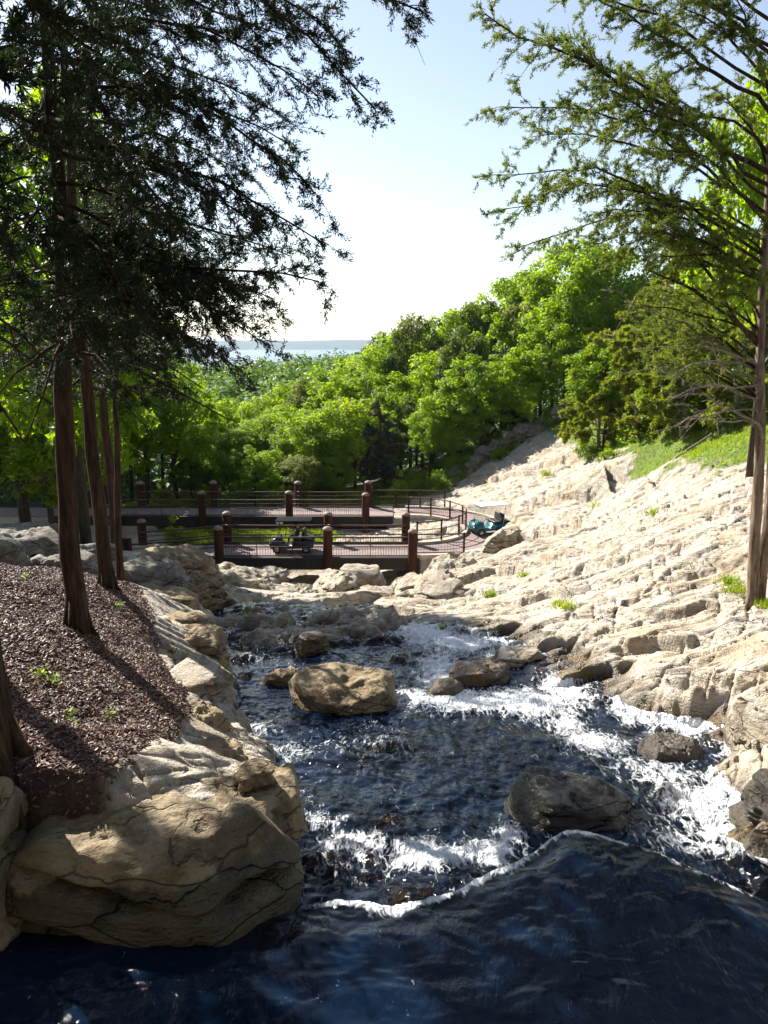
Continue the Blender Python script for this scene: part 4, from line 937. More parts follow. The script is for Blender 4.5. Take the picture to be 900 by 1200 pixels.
C2.finish('cedar_tree', 'sunlit red brown cedar trunk left of the stream, second from the left edge', T2, .128, M_CEDAR_BARK, M_CEDAR, T2[0], 'cedars on the left bank')
C3 = Cedar(3)
for (px, py, dY, zs, r, arc, dn) in [(340, 300, 0, 250, .05, .2, 1.2), (300, 210, 1, 140, .05, .25, 1.2), (290, 340, 1.5, 300, .05, .15, 1.2), (255, 415, 0, 350, .045, .25, 1.2), (200, 420, -1.5, 360, .04, .2, 1.), (210, 300, -2, 250, .05, .2, 1.2), (320, 130, 0, 40, .05, .2, 1.2), (260, 60, 1, -20, .05, .2, 1.2),
    (0, 420, 0, 350, .05, .2, 1.2), (-20, 180, 1, 120, .05, .2, 1.2), (20, 60, 0, 0, .05, .2, 1.2), (140, 200, 2.6, 150, .05, .2, 1.3), (110, 380, 2.6, 330, .05, .2, 1.3), (160, 20, -2, -40, .05, .2, 1.2), (240, -60, 0, -120, .05, .2, 1.), (60, -60, 2, -100, .05, .2, 1.), (180, 130, -2.6, 80, .05, .2, 1.2)]:
    C3.limb(along(T3, PY(90, zs, T3[0][1])[2]), PY(px, py, T3[0][1] + dY), r, arc, dn, .95)
for (px, py, dY, zs, r, arc) in [(215, 500, 0, 430, .025, .2), (40, 500, 0, 440, .03, .2), (190, 520, 1, 450, .02, .2)]:
    C3.limb(along(T3, PY(95, zs, T3[0][1])[2]), PY(px, py, T3[0][1] + dY), r, arc, .6, .6, .4, False)
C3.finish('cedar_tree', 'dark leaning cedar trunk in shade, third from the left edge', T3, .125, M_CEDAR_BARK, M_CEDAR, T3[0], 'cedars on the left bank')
C4 = Cedar(4)
for i in range(34):
    z = random.uniform(200, 470); a = random.uniform(0, 2 * PI); L = random.uniform(1.2, 2.6) * (.5 + .5 * (z / 470)); A = along(T4, PY(135, z, 17.5)[2])
    C4.limb(A, A + np.array([math.cos(a) * L, math.sin(a) * L, random.uniform(-.3, .5)]), .03, .15, .9, .75, .2)
C4.finish('cedar_tree', 'slim cedar with thin dark trunk just left of the bridge posts', T4, .085, M_CEDAR_BARK, M_CEDAR, T4[0], 'cedars on the left bank')
C1 = Cedar(5)
for (px, py, dY, zs, r, arc, dn) in [(110, 60, 0, -60, .05, .2, 1.), (60, 160, .5, 100, .05, .2, 1.), (20, 300, 0, 200, .05, .2, .9), (150, -60, 1, -160, .05, .2, 1.), (60, 10, 1.5, -80, .05, .2, 1.), (190, -20, -1, -150, .05, .2, 1.), (-200, 100, -1, 40, .05, .2, 1.), (-220, -60, 1, -100, .05, .2, 1.), (-180, 300, 1, 250, .05, .2, 1.),
    (250, -160, .3, -240, .05, .2, 1.1), (120, -220, -1.5, -260, .05, .2, 1.1), (-100, -150, -2.4, -200, .05, .2, 1.1), (-20, -120, 2.4, -180, .05, .2, 1.1)]:
    C1.limb(along(T1, PY(-60, zs, T1[0][1])[2]), PY(px, py, T1[0][1] + dY), r, arc, dn * 1.1, .7, .15)
for tip in [(1.2, 1.2, 4.2), (2.8, 3.0, 5.4), (.2, -1.5, 3.8), (-3, .5, 3.6), (2.6, .2, 6), (.4, 3.0, 3.6), (-1.5, 2.6, 3.2), (3.6, 1.6, 4.6), (-4.5, 2.6, 2.6), (1.0, 4.0, 6.2), (2, -1, 4.4), (4.2, .2, 5.4), (-1.6, -.6, 3.2), (1.6, 2.4, 7), (-2.6, 1.6, 5), (5, 3, 6.6), (-.6, .6, 5.2), (3, 1.2, 7.4), (0, 2.2, 4.4), (1.8, .2, 5)]:  # unseen overhead limbs, added to block sky light above the pool and boulder
    C1.limb(along(T1, tip[2] - .8), tip, .07, .15, 1.5, 1.15, .15)
for (px, py, dY, zs, r, arc) in [(50, 420, 0, 330, .025, .3), (62, 450, 1.5, 380, .02, .3), (30, 520, .5, 420, .02, .4)]:
    C1.limb(along(T1, PY(-45, zs, T1[0][1])[2]), PY(px, py, T1[0][1] + dY), r, arc, .6, .5, .4, False)
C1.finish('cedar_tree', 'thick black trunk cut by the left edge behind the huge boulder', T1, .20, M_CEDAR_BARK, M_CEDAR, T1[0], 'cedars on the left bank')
# more cedars up the left slope (their crowns show between the trunks and shade the stream)
def wild_cedar(seed, x, y, h, spread, label, leafm=None, crown0=.25, n=46, group=None, bark=None, dens=.8, sub=.9, k=7, L=(.05, .12), w=.010, r=.15, cone=.75):
    c = Cedar(seed); rs = c.rs; z0 = H(x, y); tr = [(x, y, z0 - .2), (x + rs.normal() * .15, y, z0 + h * .5), (x + rs.normal() * .3, y, z0 + h)]
    for i in range(n):
        u = crown0 + (1 - crown0) * ((i + rs.rand()) / n); a = rs.uniform(0, 2 * PI); ll = spread * (1 - cone * (u - crown0) / (1 - crown0)) * rs.uniform(.6, 1.1)
        A = along(tr, z0 + h * u * .98); c.limb(A, A + np.array([math.cos(a) * ll, math.sin(a) * ll, ll * rs.uniform(-.12, .35)]), .028 + .018 * ll, .12, dens, sub * min(1, ll / 1.4 + .2), .15)
    return c.finish('cedar_tree', label, tr, r, bark or M_CEDAR_BARK, leafm or M_CEDAR, tr[0], group, k, L, w)
EXTRA = [(21, -8.5, 23.5, 12.5, 3.2), (23, -7.2, 8.6, 11.5, 2.6), (24, -5.6, 9.0, 11.0, 2.4)]
for sd, x, y, h, sp in EXTRA:
    wild_cedar(sd, x, y, h, sp, 'dark cedar crowding behind the front trunks on the left slope', n=40, crown0=.42, dens=.62, group='cedars behind the front trunks', k=7, L=(.07, .16), w=.016)

# ---- right cedar
b = PZ(884, 694, -5.1); TR = [(b[0], b[1], H(b[0], b[1]) - .12), PY(886, 610, b[1]), PY(892, 520, b[1]), PY(893, 410, b[1]), PY(897, 300, b[1] + .1), PY(903, 150, b[1] + .2), PY(915, -100, b[1] + .4)]
YR = b[1]
CR = Cedar(31, True)
fork = along(TR, PY(890, 408, YR)[2])
def rl(px0, py0, px, py, dY, r, arc=.15, dn=1., sub=.8, t0=.3, thin=1.):
    CR.limb(along(TR, PY(893, py0, YR)[2]) if px0 is None else PY(px0, py0, YR + dY * .5), PY(px, py, YR + dY), r, arc, dn, sub, t0, True, .16, thin)
for a in [(None, 200, 568, 16, -.5, .10, .12, .95), (None, 215, 640, 45, .6, .075, .1, .9), (None, 130, 690, -10, -.4, .08, .12, .9), (None, 60, 740, -60, .3, .07, .1, .9), (None, 260, 586, 125, -.6, .065, .35, .85), (None, 300, 573, 205, .0, .06, .45, .85), (None, 310, 590, 245, -1., .05, .4, .8),
          (None, 310, 608, 290, .3, .055, .5, .8), (None, 250, 625, 160, 1.2, .06, .35, .85), (None, 230, 700, 100, -1.3, .06, .2, .9), (None, 100, 800, 10, -1., .06, .2, .9), (None, 320, 690, 290, -1.2, .05, .4, .8), (None, 280, 720, 215, 1.4, .05, .3, .9), (None, 180, 760, 90, 1.6, .06, .2, .9),
          (None, 260, 790, 180, -1.6, .05, .2, .9), (None, 200, 830, 100, 1.8, .05, .2, .9), (None, 120, 860, -20, -1.6, .05, .2, .9), (None, 330, 760, 270, -1.8, .045, .3, .9), (None, 330, 820, 300, 1.5, .045, .2, .8), (None, 0, 830, -90, 0, .06, .2, .9), (None, 20, 700, -90, .5, .06, .2, .9), (None, 100, 640, -30, 1., .06, .2, .9), (None, 50, 620, -60, -.5, .06, .2, .8),
          (None, 300, 960, 240, 0, .05, .2, .8), (None, 200, 1000, 120, 0, .05, .2, .8), (None, 100, 1000, 0, .5, .05, .2, .8), (None, 20, 980, -60, -.5, .05, .2, .8)]:
    rl(*a[:5], a[5] * .8, arc=a[6], dn=a[7] * 1.3, sub=1.05)
# forked low limbs with the big elbow, lower sprays
CR.limb(fork, PY(826, 350, YR - .5), .10, .1, .5, .5, .6); CR.limb(PY(826, 350, YR - .5), PY(757, 316, YR - .8), .055, .05, .9, .5, .2)
CR.limb(fork, PY(838, 330, YR + .3), .085, -.05, .5, .6, .5); CR.limb(PY(838, 330, YR + .3), PY(770, 250, YR + .4), .05, .1, 1., .8, .2)
CR.limb(along(TR, PY(893, 440, YR)[2]), PY(800, 360, YR + 1.), .05, .1, .9, .8, .3); CR.limb(along(TR, PY(893, 470, YR)[2]), PY(760, 420, YR + .8), .045, .2, .8, .8, .35)
CR.limb(along(TR, PY(893, 400, YR)[2]), PY(740, 360, YR - .6), .04, .3, .7, .7, .4)
for px, py, dY, p0 in [(790, 300, -.9, 330), (840, 260, -.6, 300), (770, 340, .6, 390), (820, 380, 1.2, 430), (850, 330, -1.2, 380), (730, 300, .2, 330), (800, 430, 1.4, 470), (760, 380, 1.6, 440), (700, 250, -.4, 280), (860, 440, 1., 470)]:
    CR.limb(along(TR, PY(893, p0, YR)[2]), PY(px, py, YR + dY), .04, .25, 1.2, .9, .25)
for (p0, px, py, dY, r, arc) in [(520, 848, 478, -.6, .075, .1), (505, 845, 470, .2, .06, .0), (470, 790, 440, -.7, .035, .2), (450, 770, 470, -.9, .03, .3), (430, 740, 410, .4, .035, .15), (480, 770, 505, -1., .03, .25), (500, 800, 490, .3, .03, .2), (440, 705, 340, .8, .04, .2), (420, 720, 440, -.6, .03, .1), (460, 820, 400, -1., .03, .1)]:
    CR.limb(along(TR, PY(893, p0, YR)[2]), PY(px, py, YR + dY), r, arc, .75, .55, .35, False, .3)
CR.limb(PY(848, 478, YR - .6), PY(775, 455, YR - .9), .035, .1, .8, .5, .2, False, .3); CR.limb(PY(845, 470, YR + .2), PY(790, 500, YR), .03, .15, .8, .5, .2, False, .3)
CR.limb(PY(757, 316, YR - .8), PY(768, 262, YR - .8), .022, .0, .6, .3, .3, False, .3); CR.limb(PY(757, 316, YR - .8), PY(720, 400, YR - .8), .016, .2, .6, .4, .2, False, .3)
st2 = [np.array(TR[0]) + [.13, .05, 0], PY(900, 610, YR + .1), PY(905, 520, YR + .2), PY(912, 400, YR + .2), PY(930, 200, YR + .3)]
CR.finish('cedar_tree', 'pale barked cedar with spreading airy limbs on the right rock slope', TR, .115, M_PALE_BARK, M_CEDAR_OL, TR[0], None, 15, (.028, .066), .0078, stems=[(st2, [.13, .09, .08, .06, .04])], limbm=M_CEDAR_BARK)

# olive junipers along the right grass
for n_, (px, py, Y, h, sp, lab) in enumerate([
    (705, 470, 50, 7.5, 3.2, 'olive juniper at the top of the pale rock slab'),
    (745, 490, 46, 6.6, 3.0, 'tangled olive juniper in the middle of the right grass edge'),
    (800, 500, 42, 6.8, 3.2, 'dark cored juniper behind the sunny grass patch'),
    (860, 500, 40, 8.5, 3.6, 'tall olive juniper behind the pale barked cedar'),
    (770, 462, 55, 11.5, 4.0, 'tall grey green juniper rising behind the right junipers')]):
    x, y, _ = PY(px, py, Y)
    wild_cedar(200 + n_, x, y, h, sp, lab, M_JUNIPER, .06, 44, 'junipers by the right grass', M_DEAD, .42, 1.0, 9, (.14, .30), .034, .12, .6)
# grey green conifer at the wood edge
for n_, (px, py, Y, h, lab) in enumerate([(450, 570, 62, 7.6, 'grey green conical cedar at the foot of the wood beyond the bridge'), (330, 590, 64, 6, 'small dusky cedar in the wood above the far bridge'), (585, 500, 66, 8.2, 'dark narrow cedar among the broadleaf trees on the right slope')]):
    x, y, _ = PY(px, py, Y); wild_cedar(220 + n_, x, y, h, 2.2, lab, M_CEDAR_GR, .10, 46, None, M_BARK, .5, .9, 8, (.14, .28), .034, .12, .85)

# ---- broadleaf trees
def leafquads(P, N, size, rs, asp=.55):
    n = len(P); t = unit(np.cross(N, rs.normal(size=P.shape))); b = np.cross(N, t)
    s = size * rs.uniform(.7, 1.3, (n, 1)); cup = N * s * .18
    V = np.stack([P - t * s + cup, P - b * s * asp, P + t * s + cup, P + b * s * asp], 1).reshape(-1, 3)
    return V, np.arange(n * 4).reshape(-1, 4)
def broadleaf(seed, h=12., rx=3.4, crown0=.28, clumps=90, per=150, leaf=.15):
    rs = np.random.RandomState(seed); w = MB()
    tr = np.array([(0, 0, -.4), (rs.normal() * .15, rs.normal() * .15, h * .3), (rs.normal() * .3, rs.normal() * .3, h * .6), (rs.normal() * .4, rs.normal() * .4, h * .9)])
    w.tube(tr, [.2, .15, .10, .03], 8)
    cz = h * (crown0 + 1) / 2; rz = h * (1 - crown0) / 2
    C = []; R = []
    for i in range(clumps):
        d = unit(rs.normal(size=3)); rr = rs.uniform(.45, 1.) ** .6
        lump = 1 + .28 * math.sin(3 * math.atan2(d[1], d[0]) + seed) * (1 - abs(d[2])) + rs.normal() * .1
        c = np.array([d[0] * rx * rr * lump, d[1] * rx * rr * lump, cz + d[2] * rz * rr * (1 if d[2] > 0 else .9)])
        C.append(c); R.append(rs.uniform(.5, 1.0) * rx / 3.4)
    C = np.array(C); C[:, 0] += tr[2, 0]; C[:, 1] += tr[2, 1]
    for i in rs.choice(clumps, min(clumps, 22), False):
        z = max(h * .22, C[i][2] - rs.uniform(1, 2.6)); A = along(tr, z); q = np.array([A, (A + C[i]) / 2 + [0, 0, .25], C[i]]); w.tube(q, [.055, .035, .012], 5, cap=False)
    P = []; N = []; tone = []
    for c, r in zip(C, R):
        n = int(per * r * r / .8 * (rx / 3.4) ** -1 + 20); d = unit(rs.normal(size=(n, 3))); d[:, 2] = np.abs(d[:, 2]) * rs.choice([1, 1, -.8], n)
        P.append(c + d * r * rs.uniform(.35, 1.05, (n, 1)) * np.array([1, 1, .85])); N.append(unit(d * .8 + np.array([0, 0, .45]) + rs.normal(size=(n, 3)) * .5)); tone.append(np.clip(rs.normal(.5, .16) + rs.normal(size=n) * .12, 0, 1))
    P = np.vstack(P); N = np.vstack(N); tone = np.concatenate(tone)
    V, F = leafquads(P, N, leaf, rs)
    return w.mesh('trunk', M_BARK), mesh_np('crown', V, F, None, M_LEAF, False, {'tone': np.repeat(tone, 4)})
BL = [broadleaf(300, 12, 3.4, .25), broadleaf(301, 12, 3.0, .2), broadleaf(302, 12, 3.9, .32, 100), broadleaf(303, 12, 2.7, .18), broadleaf(304, 12, 3.5, .12, 110)]
BLY = []; BLD = []
for w_, c_ in BL[:3]:
    c2 = c_.copy(); c2.materials.clear(); c2.materials.append(M_LEAF_Y); BLY.append((w_, c2))
    c2 = c_.copy(); c2.materials.clear(); c2.materials.append(M_LEAF_D); BLD.append((w_, c2))
def place_tree(x, y, h, label, group, fresh=False, seed=None, wide=1.):
    rs = random
    w_, c_ = rs.choice(BLY if fresh else (BL + BLD))
    z = H(x, y) if y < 108 else float(valley(np.array([x]), np.array([y]))[0])
    t = empty('broadleaf_tree', label, 'tree', (x, y, z), rs.uniform(0, 6.28), group); s = h / 12.
    t.scale = (s * wide, s * wide, s)
    link('trunk', w_, t); link('crown', c_, t)
    return t
SKY = ([-200, 0, 200, 280, 330, 400, 430, 470, 500, 530, 560, 590, 615, 650, 690, 730, 760, 900, 1100], [300, 380, 430, 466, 450, 425, 402, 378, 378, 350, 344, 334, 300, 285, 282, 290, 315, 330, 300])
def ground_at(x, y): return H(x, y) if y < 108 else float(valley(np.array([x]), np.array([y]))[0])
def tree_px(px, Y, top, label, group, fresh=None, wide=1.):
    x, y, zt = PY(px, top, Y); z = ground_at(x, y); h = float(np.clip(zt - z, 4, 17))
    return place_tree(x, y, h, label, group, random.random() < .35 if fresh is None else fresh, None, wide * float(np.clip(11 / h, .8, 1.35)))
# front row of the right slope, then rows behind up to the skyline
tree_px(670, 68, 283, 'big bright lime green tree topping the right skyline', None, True, 1.25)
tree_px(725, 66, 292, 'bright green tree behind the juniper tops, right end of the skyline', None, True, 1.1)
tree_px(505, 62, 480, 'young fresh green tree in front of the wood beside the grey green cedar', None, True, .8)
tree_px(490, 78, 370, 'pale blue green tree poking above the middle of the skyline', None, False, .7)
G_R = 'broadleaf trees of the right slope wood'
for px, Y, dt in [(530, 63, 95), (560, 62.5, 75), (600, 63, 90), (640, 63.5, 85), (685, 63, 110), (715, 62, 120), (545, 69, 40), (580, 70, 30), (620, 71, 45), (655, 75, 28), (700, 73, 40), (740, 72, 20), (780, 70, 20), (510, 71, 45), (475, 70, 62), (495, 68, 90), (465, 80, 8), (505, 82, 0), (535, 82, 2), (565, 83, 0), (598, 83, 0), (620, 84, 15), (440, 84, 14), (640, 90, 0), (760, 78, 0), (820, 76, 0), (870, 72, 0), (920, 70, 0), (800, 88, -10), (860, 86, -10), (700, 90, 0), (445, 92, 4), (480, 93, 0), (545, 94, 4)]:
    tree_px(px + random.uniform(-6, 6), Y, np.interp(px, *SKY) + dt, 'green broadleaf tree in the wood climbing the slope right of the grey green cedar', G_R)
G_M = 'broadleaf trees of the hollow beyond the bridges'
for px, Y, dt in [(225, 60, 95), (260, 61, 75), (290, 62, 60), (320, 60, 70), (350, 62, 55), (380, 63, 45), (410, 64, 50), (425, 66, 90), (240, 67, 55), (275, 68, 40), (305, 70, 30), (340, 70, 30), (370, 72, 20), (400, 73, 18), (430, 74, 25), (220, 76, 30), (255, 78, 20), (290, 80, 12), (325, 80, 16), (360, 82, 8), (395, 82, 6), (420, 85, 3), (300, 92, 6), (340, 94, 2), (380, 96, 2), (410, 98, 0), (250, 94, 6), (355, 58, 105), (300, 57.5, 110), (395, 60, 95)]:
    tree_px(px + random.uniform(-6, 6), Y, np.interp(px, *SKY) + dt, 'leafy tree in the green hollow behind the left half of the far bridge', G_M)
G_L = 'broadleaf trees behind the left cedars'
for px, Y, top in [(-60, 42, 300), (-10, 40, 240), (35, 44, 330), (75, 46, 300), (120, 58, 390), (160, 60, 420), (200, 60, 440), (30, 55, 360), (90, 62, 380), (140, 68, 400), (180, 70, 410), (-40, 58, 300), (0, 70, 360), (60, 74, 380), (-100, 60, 260), (110, 78, 390), (-130, 46, 200), (60, 34, 470), (15, 33, 430), (-35, 34, 380)]:
    tree_px(px, Y, top, 'leafy tree seen between the dark cedar trunks at the left', G_L, random.random() < .75, 1.1)
tree_px(55, 30, 110, 'tall fresh green tree whose leaves glint through the cedar crowns at upper left', None, True, 1.1)
tree_px(930, 26, 70, 'fresh green tree showing behind the cedar limbs at the upper right edge', None, True, .8)
for px, Y, top, lab in [(775, 44, 425, 'small bright broadleaf tree among the junipers left of the sunny grass'), (835, 46, 400, 'leafy young tree behind the bare lower branches of the pale barked cedar'), (715, 50, 400, 'light green tree at the left end of the junipers above the slab')]:
    tree_px(px, Y, top, lab, None, True, .85)
# shrubs at the wood foot
def shrub(seed, h=1.6, r=1.2):
    rs = np.random.RandomState(seed); w = MB(); P = []; N = []; tone = []
    for i in range(16):
        d = unit(rs.normal(size=3)); d[2] = abs(d[2]); c = d * np.array([r, r, h]) * rs.uniform(.3, .9); w.tube([(0, 0, -.1), c * .5 + [0, 0, .15], c], [.02, .013, .005], 4, cap=False)
        n = 80; e = unit(rs.normal(size=(n, 3))); P.append(c + e * .38 * rs.uniform(.3, 1, (n, 1))); N.append(unit(e * .5 + [0, 0, .7] + rs.normal(size=(n, 3)) * .4)); tone.append(np.full(n, np.clip(rs.normal(.5, .2), 0, 1)))
    V, F = leafquads(np.vstack(P), np.vstack(N), .085, rs)
    return w.mesh('stems', M_BARK), mesh_np('leaves', V, F, None, M_LEAF, False, {'tone': np.repeat(np.concatenate(tone), 4)})
SH = [shrub(400), shrub(401, 1.2, 1.5), shrub(402, 2.1, 1.1)]
def place_shrub(x, y, s, label, group):
    w_, c_ = random.choice(SH); t = empty('shrub', label, 'shrub', (x, y, H(x, y)), random.uniform(0, 6.3), group); t.scale = (s, s, s); link('stems', w_, t); link('leaves', c_, t)
for i in range(44):
    px = random.uniform(180, 700); Y = random.uniform(57, 62) + (2.5 if px > 520 else 0); x, y, _ = PY(px, 560, Y); place_shrub(x, y, random.uniform(.7, 1.5), 'low leafy shrub at the foot of the wood beyond the walkway', 'shrubs along the wood foot')
for px, py, Y, s, lab in [(205, 640, 46, .9, 'bright shrub in the grass seen through the left bay of the near bridge'), (820, 500, 43, 1.4, 'shaded shrub at the back of the sunny grass'), (690, 520, 50, .7, 'small shrub on the bank above the pale slab'), (712, 528, 44, .5, 'leafy tuft on the pale slab below the grass'), (740, 505, 46, 1.3, 'shrub in the tangle left of the sunny grass'), (860, 505, 41, 1.5, 'leafy shrub behind the pale barked trunk')]:
    x, y, _ = PY(px, py, Y); place_shrub(x, y, s, lab, None)

# ---- far wood: one mass of distant crowns
rs = np.random.RandomState(77); P = []; N = []; tone = []
cnt = 0
while cnt < 1500:
    Y = 104 + 330 * rs.rand() ** 1.3; X = rs.uniform(-.62, .45) * Y
    z = float(valley(np.array([X]), np.array([Y]))[0]); r = rs.uniform(2.6, 4.2); n = int(170 * (150 / max(Y, 120)) ** .8)
    d = unit(rs.normal(size=(n, 3))); d[:, 2] = np.abs(d[:, 2]); c = np.array([X, Y, z + rs.uniform(4, 8)])
    P.append(c + d * np.array([r, r, r * 1.1]) * rs.uniform(.6, 1.05, (n, 1)) * (1 + .3 * np.sin(5 * d[:, :1] + cnt) * np.cos(4 * d[:, 1:2] + cnt))); N.append(unit(d * .6 + [0, 0, .6] + rs.normal(size=(n, 3)) * .45)); tone.append(np.full(n, np.clip(rs.normal(.5, .2), 0, 1))); cnt += 1
V, F = leafquads(np.vstack(P), np.vstack(N), .48, rs, .7)
o = stuff('far_wood', mesh_np('far_wood', V, F, None, M_FARLEAF, False, {'tone': np.repeat(np.concatenate(tone), 4)})); o['label'] = 'distant wooded valley side below the lake'

# ---- grass, chips, small plants
def scatter(n, x0, x1, y0, y1, key, th=.5, seed=1):
    rs = np.random.RandomState(seed); X = rs.uniform(x0, x1, n); Y = rs.uniform(y0, y1, n); g = terrain(X, Y); m = (g[key] > th)
    return np.stack([X, Y, g['Z']], 1)[m], rs
def grass_mesh(P, rs, h, w, lean=.5):
    n = len(P); d = unit(np.stack([rs.normal(size=n) * lean, rs.normal(size=n) * lean, np.ones(n)], 1)); L = rs.uniform(.5, 1.2, (n, 1)) * h
    s = unit(np.cross(d, rs.normal(size=(n, 3)))) * w; P = P - [0, 0, .02]
    return np.stack([P - s, P + s, P + d * L], 1).reshape(-1, 3), np.arange(n * 3).reshape(-1, 3), np.repeat(np.clip(rs.normal(.5, .25, n), 0, 1), 3)
P, rs = scatter(190000, 6, 40, 24, 62, 'grass', .5, 5); V, F, tn = grass_mesh(P, rs, .20, .02)
o = stuff('grass', mesh_np('grass', V, None, F, M_GRASS, False, {'tone': tn})); o['label'] = 'sunny green grass behind the right rock slope'
P, rs = scatter(60000, -24, 4, 43, 49, 'grass', .5, 6); V, F, tn = grass_mesh(P, rs, .28, .02)
o = stuff('grass', mesh_np('grass', V, None, F, M_GRASS, False, {'tone': tn})); o['label'] = 'bright grass in the gap between the two bridges'
P, rs = scatter(70000, -40, 30, 53, 68, 'forest', .5, 8); N = unit(rs.normal(size=P.shape) * .4 + [0, 0, 1]); V, F = leafquads(P + np.c_[np.zeros((len(P), 2)), rs.uniform(.03, .35, len(P))], N, .10, rs)
o = stuff('ground_cover', mesh_np('ground_cover', V, F, None, M_LEAF, False, {'tone': np.repeat(rs.uniform(0, .7, len(P)), 4)})); o['label'] = 'low leafy cover on the wood floor'
P, rs = scatter(130000, -9, -.3, 4.3, 17, 'mulch', .35, 9); n = len(P)
N = unit(rs.normal(size=P.shape) * .45 + [0, 0, 1]); t = unit(np.cross(N, rs.normal(size=P.shape))); bb = np.cross(N, t); ln = rs.uniform(.012, .045, (n, 1)); wd = rs.uniform(.004, .011, (n, 1)); P = P + N * .008
top = np.stack([P - t * ln, P - bb * wd, P + t * ln, P + bb * wd], 1) + N[:, None] * .007
V = np.concatenate([top, (top - N[:, None] * .012)], 1).reshape(-1, 3); b8 = np.arange(n)[:, None] * 8
F = np.vstack([b8 + np.array([[0, 1, 2, 3]]), b8 + np.array([[0, 4, 5, 1]]), b8 + np.array([[1, 5, 6, 2]]), b8 + np.array([[2, 6, 7, 3]]), b8 + np.array([[3, 7, 4, 0]])])
o = stuff('wood_chips', mesh_np('wood_chips', V, F, None, M_CHIP, False, {'tone': np.repeat(rs.beta(1.4, 2.2, n), 8)})); o['label'] = 'reddish brown bark mulch on the left bank'
for key, n, y0, y1, lab in (('mulch', 1500, 4.5, 16, 'dry fallen leaves on the mulch'), ('rock', 2600, 8, 30, 'dry fallen leaves and debris on the pale rock')):
    P, rs = scatter(n, -7 if key == 'mulch' else 0, -.5 if key == 'mulch' else 13, y0, y1, key, .6, 15)
    V, F = leafquads(P + [0, 0, .015], unit(rs.normal(size=P.shape) * .4 + [0, 0, 1]), .024 if key == 'mulch' else .03, rs, .5)
    o = stuff('leaf_litter', mesh_np('leaf_litter', V, F, None, M_CHIP, False, {'tone': np.repeat(rs.uniform(.3, 1, len(P)), 4)})); o['label'] = lab
def tuft(label, px, py, Y, h, n, w, seed, group=None, mat=None):
    x, y, _ = PY(px, py, Y); rs = np.random.RandomState(seed); z = H(x, y)
    Pp = np.c_[rs.normal(size=(n, 2)) * h * .4, np.zeros(n)]; V, F, tn = grass_mesh(Pp, rs, h, w, .55)
    o = link('grass_tuft', mesh_np('grass_tuft', V, None, F, mat or M_GRASS, False, {'tone': tn})); o.location = (x, y, z); tag(o, label, 'plant', group)
for i, (px, py, Y, h, lab) in enumerate([(575, 680, 24, .28, 'vivid green tuft alone on the pale rock right of the bridge'), (662, 715, 18, .3, 'thin grass tuft in a crack above the white water'), (655, 700, 19, .2, 'small tuft just above the thin crack tuft'), (615, 668, 25, .22, 'tuft in the ledges right of the vivid green tuft'),
     (765, 603, 27, .3, 'yellow green tuft on the rock midway to the pale trunk'), (700, 590, 38, .45, 'green tuft at the foot of the stony bank'), (722, 545, 44, .6, 'grassy clump in the cleft of the pale slab'), (640, 565, 50, .4, 'sparse tuft high on the pale slab'), (868, 680, 16, .35, 'grass at the root of the pale barked cedar'), (858, 672, 16.5, .3, 'yellowing grass behind the roots of the pale barked cedar'),
     (895, 712, 14.8, .22, 'short grass patch below the pale barked trunk'), (292, 728, 18.6, .18, 'green weed at the lip of the blue water'), (352, 712, 20.5, .25, 'weed on the wet slab below the bridge'), (520, 735, 17.6, .15, 'tiny weed on the pale rock left of the white water')]):
    tuft(lab, px, py, Y, h, 90, .008 + .0004 * Y, 500 + i)
def seedling(label, px, py, z, s, seed):
    x, y, _ = PZ(px, py, z); rs = np.random.RandomState(seed); mb = MB(); n = 9; t = empty('seedling', label, 'plant', (x, y, H(x, y)))
    for i in range(3): mb.tube([(0, 0, -.02), (rs.normal() * .03 * s, rs.normal() * .03 * s, .06 * s), (rs.normal() * .06 * s, rs.normal() * .06 * s, .12 * s)], .003, 4)
    mb.build('stem', M_LEAF_Y, t, attr='tone'); Pp = np.c_[rs.normal(size=(n, 2)) * .055 * s, rs.uniform(.06, .14, n) * s]; V, F = leafquads(Pp, unit(rs.normal(size=(n, 3)) * .4 + [0, 0, 1]), .035 * s, rs)
    link('foliage', mesh_np('foliage', V, F, None, M_LEAF_Y, False, {'tone': np.full(len(V), .9)}), t)
for i, (px, py, z, s, lab) in enumerate([(48, 808, -3.7, 1.1, 'yellow green seedling in the mulch beside the thick black trunk'), (68, 815, -3.7, 1.2, 'larger seedling in the sunlit mulch right of its smaller twin'), (80, 868, -3.6, 1.1, 'pale seedling low in the mulch nearest the huge boulder'), (128, 840, -3.7, .8, 'tiny bright seedling in the middle of the sunlit mulch'), (140, 713, -4.3, 1.1, 'seedling in shade below the dark leaning cedar'), (30, 715, -4.2, 1.0, 'faint seedling near the left edge of the sunlit mulch')]):
    seedling(lab, px, py, z, s, 600 + i)
